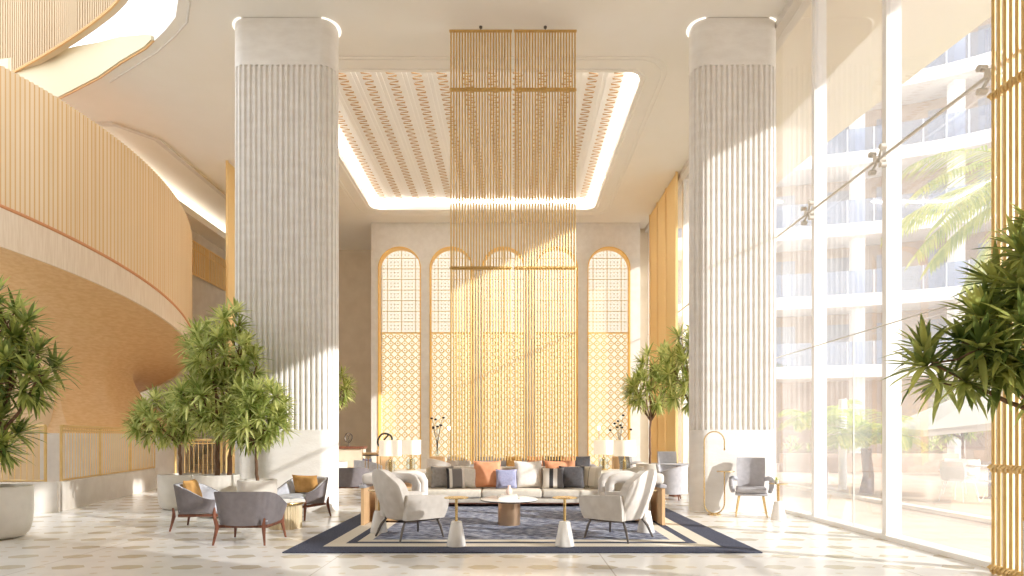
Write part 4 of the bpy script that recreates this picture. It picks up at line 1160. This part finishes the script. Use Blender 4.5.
# palm beside the terrace; its crown reaches into view
def palm(loc, lab, hgt, fronds, L_, seed):
    rg = random.Random(seed); t = thing('palm_tree', lab, 'palm tree', loc, 0)
    b = bm_(); tube(b, [(0, 0, 0), (.05, 0, hgt*.4), (0, 0, hgt*.8), (0, 0, hgt)], [.16, .12, .11, .12], 12); obj('trunk', b, 'bark', t)
    b = bm_()
    for az, el, ll in fronds:
        az = R(az); d = Vector((math.cos(az)*math.cos(R(el)), math.sin(az)*math.cos(R(el)), math.sin(R(el))))
        p = Vector((0, 0, hgt)); pts = [p]; cur = d.copy(); n = 22
        for k in range(n):
            p = p+cur*(L_*ll/n); cur = (cur+Vector((0, 0, -.065))).normalized(); pts.append(p)
        tube(b, pts, [.022*(1-.8*k/n) for k in range(n+1)], 5)
        for k in range(3, n+1):
            tg = (pts[k]-pts[k-1]).normalized(); sd = tg.cross(Vector((0, 0, 1))).normalized()
            for s in (-1, 1):
                for h_ in (0, .5):
                    q = pts[k-1].lerp(pts[k], h_); ln = .75*math.sin(PI*min(1, (k+2)/(n+3)))**.5+.15
                    leaf(b, q, (tg*.8+sd*s*1.0+Vector((0, 0, -.25+rg.uniform(-.1, .1)))), ln, .042, .16)
    obj('fronds', b, 'palm', t)
palm((11.0, 12.0, 0), 'palm tree outside whose pale green fronds reach in beside the gold screen', 6.3,
     [(178, 45, 1.0), (188, 20, .95), (170, 5, .9), (200, -5, .85), (150, 30, 1), (120, 40, 1), (60, 40, 1), (0, 40, 1), (-60, 40, 1), (230, 40, 1), (-100, 50, 1), (183, -28, .8), (165, -20, .8), (176, 12, 1), (184, 35, 1)], 3.3, 5)
palm((8.6, 14.6, 0), 'small palm outside between the window mullions', 1.1,
     [(a, e, 1) for a, e in ((0, 50), (50, 60), (100, 45), (150, 60), (200, 50), (250, 62), (300, 48), (340, 70), (80, 78), (180, 76))], 1.1, 6)
palm((9.0, 17.5, 0), 'small palm outside just right of the first window mullion', 1.6,
     [(a, e, 1) for a, e in ((10, 50), (60, 60), (110, 45), (160, 60), (210, 50), (260, 62), (310, 48), (350, 70))], 1.2, 8)

# parasol, terrace furniture
t = thing('parasol', 'white parasol on the terrace outside the right window', 'parasol', (12.0, 14.2, -.03))
b = bm_(); n = 8; apex = Vector((0, 0, 3.05)); rim = [Vector((2.9*math.cos(2*PI*k/n+.2), 2.9*math.sin(2*PI*k/n+.2), 2.08)) for k in range(n)]
va = b.verts.new(apex); vr = [b.verts.new(p) for p in rim]; vm = [b.verts.new(apex.lerp(p, .5)+Vector((0, 0, -.05))) for p in rim]; vl = [b.verts.new(p+Vector((0, 0, -.14))) for p in rim]
for k in range(n):
    j = (k+1) % n; b.faces.new((va, vm[k], vm[j])); b.faces.new((vm[k], vr[k], vr[j], vm[j])); b.faces.new((vr[k], vl[k], vl[j], vr[j]))
thicken(b, (0, 0, .012)); cn = obj('canopy', b, 'canvas', t, smooth=False); cn.rotation_euler = (0, R(-11), 0); cn.location = (.5, 0, .05)
b = bm_(); tube(b, [(0, 0, .05), (0, 0, 3.1)], .03, 10); obj('pole', b, 'whitemetal', t)
b = bm_()
for p in rim: tube(b, [(0, 0, 2.98), p+Vector((0, 0, -.03))], .012, 5)
rb_ = obj('ribs', b, 'whitemetal', t); rb_.rotation_euler = (0, R(-11), 0); rb_.location = (.5, 0, .05)
b = bm_(); lathe(b, [(0, 0), (.35, 0), (.35, .06), (.05, .10), (0, .10)], 24); obj('base', b, 'pot', t)

def wire_chair(lab, loc, rz):
    t = thing('terrace_chair', lab, 'chair', loc, rz, 'white terrace chairs')
    b = bm_()
    def sh(u, v):
        s = u*2-1
        if v < .5: return Vector((s*.23, .24-.46*v*2, .45-.02*math.sin(v*2*PI)))
        k = (v-.5)*2; return Vector((s*(.23+.03*math.sin(k*PI)), -.22-.10*k+.06*s*s*k, .45+.42*k))
    solid_shell(b, sh, lambda u, v: sh(u, v)+Vector((0, .012 if v > .5 else 0, .0 if v > .5 else .015)), 8, 12); obj('seat_shell', b, 'whitemetal', t)
    for sx in (-1, 1):
        for sy in (-1, 1):
            b = bm_(); tube(b, [(sx*.18, sy*.17-.02, .44), (sx*.26, sy*.26-.02, 0)], .010, 6); obj('leg', b, 'whitemetal', t)
        b = bm_(); tube(b, [(sx*.25, -.28, .68), (sx*.28, .05, .66), (sx*.26, .2, .62), (sx*.22, .2, .45)], .012, 6); obj('armrest', b, 'whitemetal', t)
    return t
wire_chair('white terrace chair left of the terrace table, seen through the right window', (9.75, 13.1, -.03), R(-70))
wire_chair('white terrace chair in front of the terrace table', (10.4, 12.75, -.03), R(-10))
wire_chair('white terrace chair behind the terrace table', (10.9, 14.6, -.03), R(170))
t = thing('terrace_table', 'white round terrace table under the parasol', 'table', (10.9, 13.7, -.03))
b = bm_(); lathe(b, [(0, .72), (.45, .72), (.46, .735), (.45, .75), (0, .75)], 32); obj('table_top', b, 'whitemetal', t)
b = bm_(); lathe(b, [(0, 0), (.25, 0), (.25, .02), (.04, .04), (.035, .72), (0, .72)], 24); obj('pedestal', b, 'charcoal', t)
b = bm_(); lathe(b, [(0, 0), (.06, 0), (.07, .05), (.05, .12), (0, .12)], 16)
potted_tree((16.5, 22.0, -.03), 'dark leafy tree outside beyond the parasol', 1.3, [(0, 0, 2.4, 1.1, .9, 1.0), (-.6, 0, 1.9, .7, .6, .6)], 40, .5, .06, 41, (.5, .6), .05, 'leafdark', 22, group='trees outside')
# planters and low wall behind the terrace
t = thing('planter_box', 'long low white planter wall behind the terrace furniture', 'planter', (14.5, 24.5, -.03))
b = bm_(); box(b, -3.5, 3.5, -.3, .3, 0, .75, .02); obj('box', b, 'bldwall', t, smooth=False)
b = bm_(); rg = random.Random(44)
for k in range(70): tuft(b, Vector((rg.uniform(-3.3, 3.3), rg.uniform(-.2, .2), .80+rg.uniform(0, .5))), Vector((rg.uniform(-.4, .4), rg.uniform(-.4, .4), 1)), 12, .40, .04, rg)
obj('shrub_leaves', b, 'leaf', t)
for i, (x, y) in enumerate(((8.2, 16.0), (8.9, 16.2))):
    t = tag(obj('bollard', lathe(bm_(), [(0, 0), (.10, 0), (.10, 2.4), (.09, 2.43), (0, 2.43)], 20), 'whitemetal'), ['white round post outside, left of a pair', 'white round post outside, right of a pair'][i], 'post', 'white posts outside'); t.location = (x, y, -.03)

# ------------------------------------------------------------------ light
sun = bpy.data.lights.new('sun', 'SUN'); sun.energy = 4.6; sun.angle = R(.6); sun.color = (1.0, .985, .96)
so = bpy.data.objects.new('sun', sun); C.objects.link(so)
so.rotation_euler = Vector((-1, .50, -.47)).to_track_quat('-Z', 'Y').to_euler(); so.location = (20, -10, 15)
w = bpy.data.worlds.new('World'); bpy.context.scene.world = w; w.use_nodes = True
nt = w.node_tree; bg = nt.nodes['Background']
tc = nt.nodes.new('ShaderNodeTexCoord'); s = nt.nodes.new('ShaderNodeSeparateXYZ'); nt.links.new(tc.outputs['Generated'], s.inputs[0])
r = nt.nodes.new('ShaderNodeValToRGB'); nt.links.new(s.outputs[2], r.inputs[0])
r.color_ramp.elements[0].position = 0; r.color_ramp.elements[0].color = (.97, .985, 1.0, 1); r.color_ramp.elements[1].position = .7; r.color_ramp.elements[1].color = (.50, .535, .60, 1)
nt.links.new(r.outputs[0], bg.inputs[0]); bg.inputs[1].default_value = 2.25

sc = bpy.context.scene
cam = bpy.data.cameras.new('camera'); co = bpy.data.objects.new('camera', cam); C.objects.link(co)
co.location = (0, 0, 1.35); co.rotation_euler = (PI/2, 0, 0)
cam.sensor_width = 36; cam.sensor_fit = 'HORIZONTAL'; cam.lens = 600/1024*36
cam.shift_x = -1/1024; cam.shift_y = 150/1024; cam.clip_end = 300
sc.camera = co
sc.view_settings.view_transform = 'Standard'; sc.view_settings.look = 'None'; sc.view_settings.gamma = 1; sc.view_settings.use_curve_mapping = False
sc.view_settings.exposure = 0.64
sc.cycles.max_bounces = 10; sc.cycles.diffuse_bounces = 8; sc.cycles.transparent_max_bounces = 16; sc.cycles.sample_clamp_indirect = 6
sc.cycles.caustics_reflective = False; sc.cycles.caustics_refractive = False
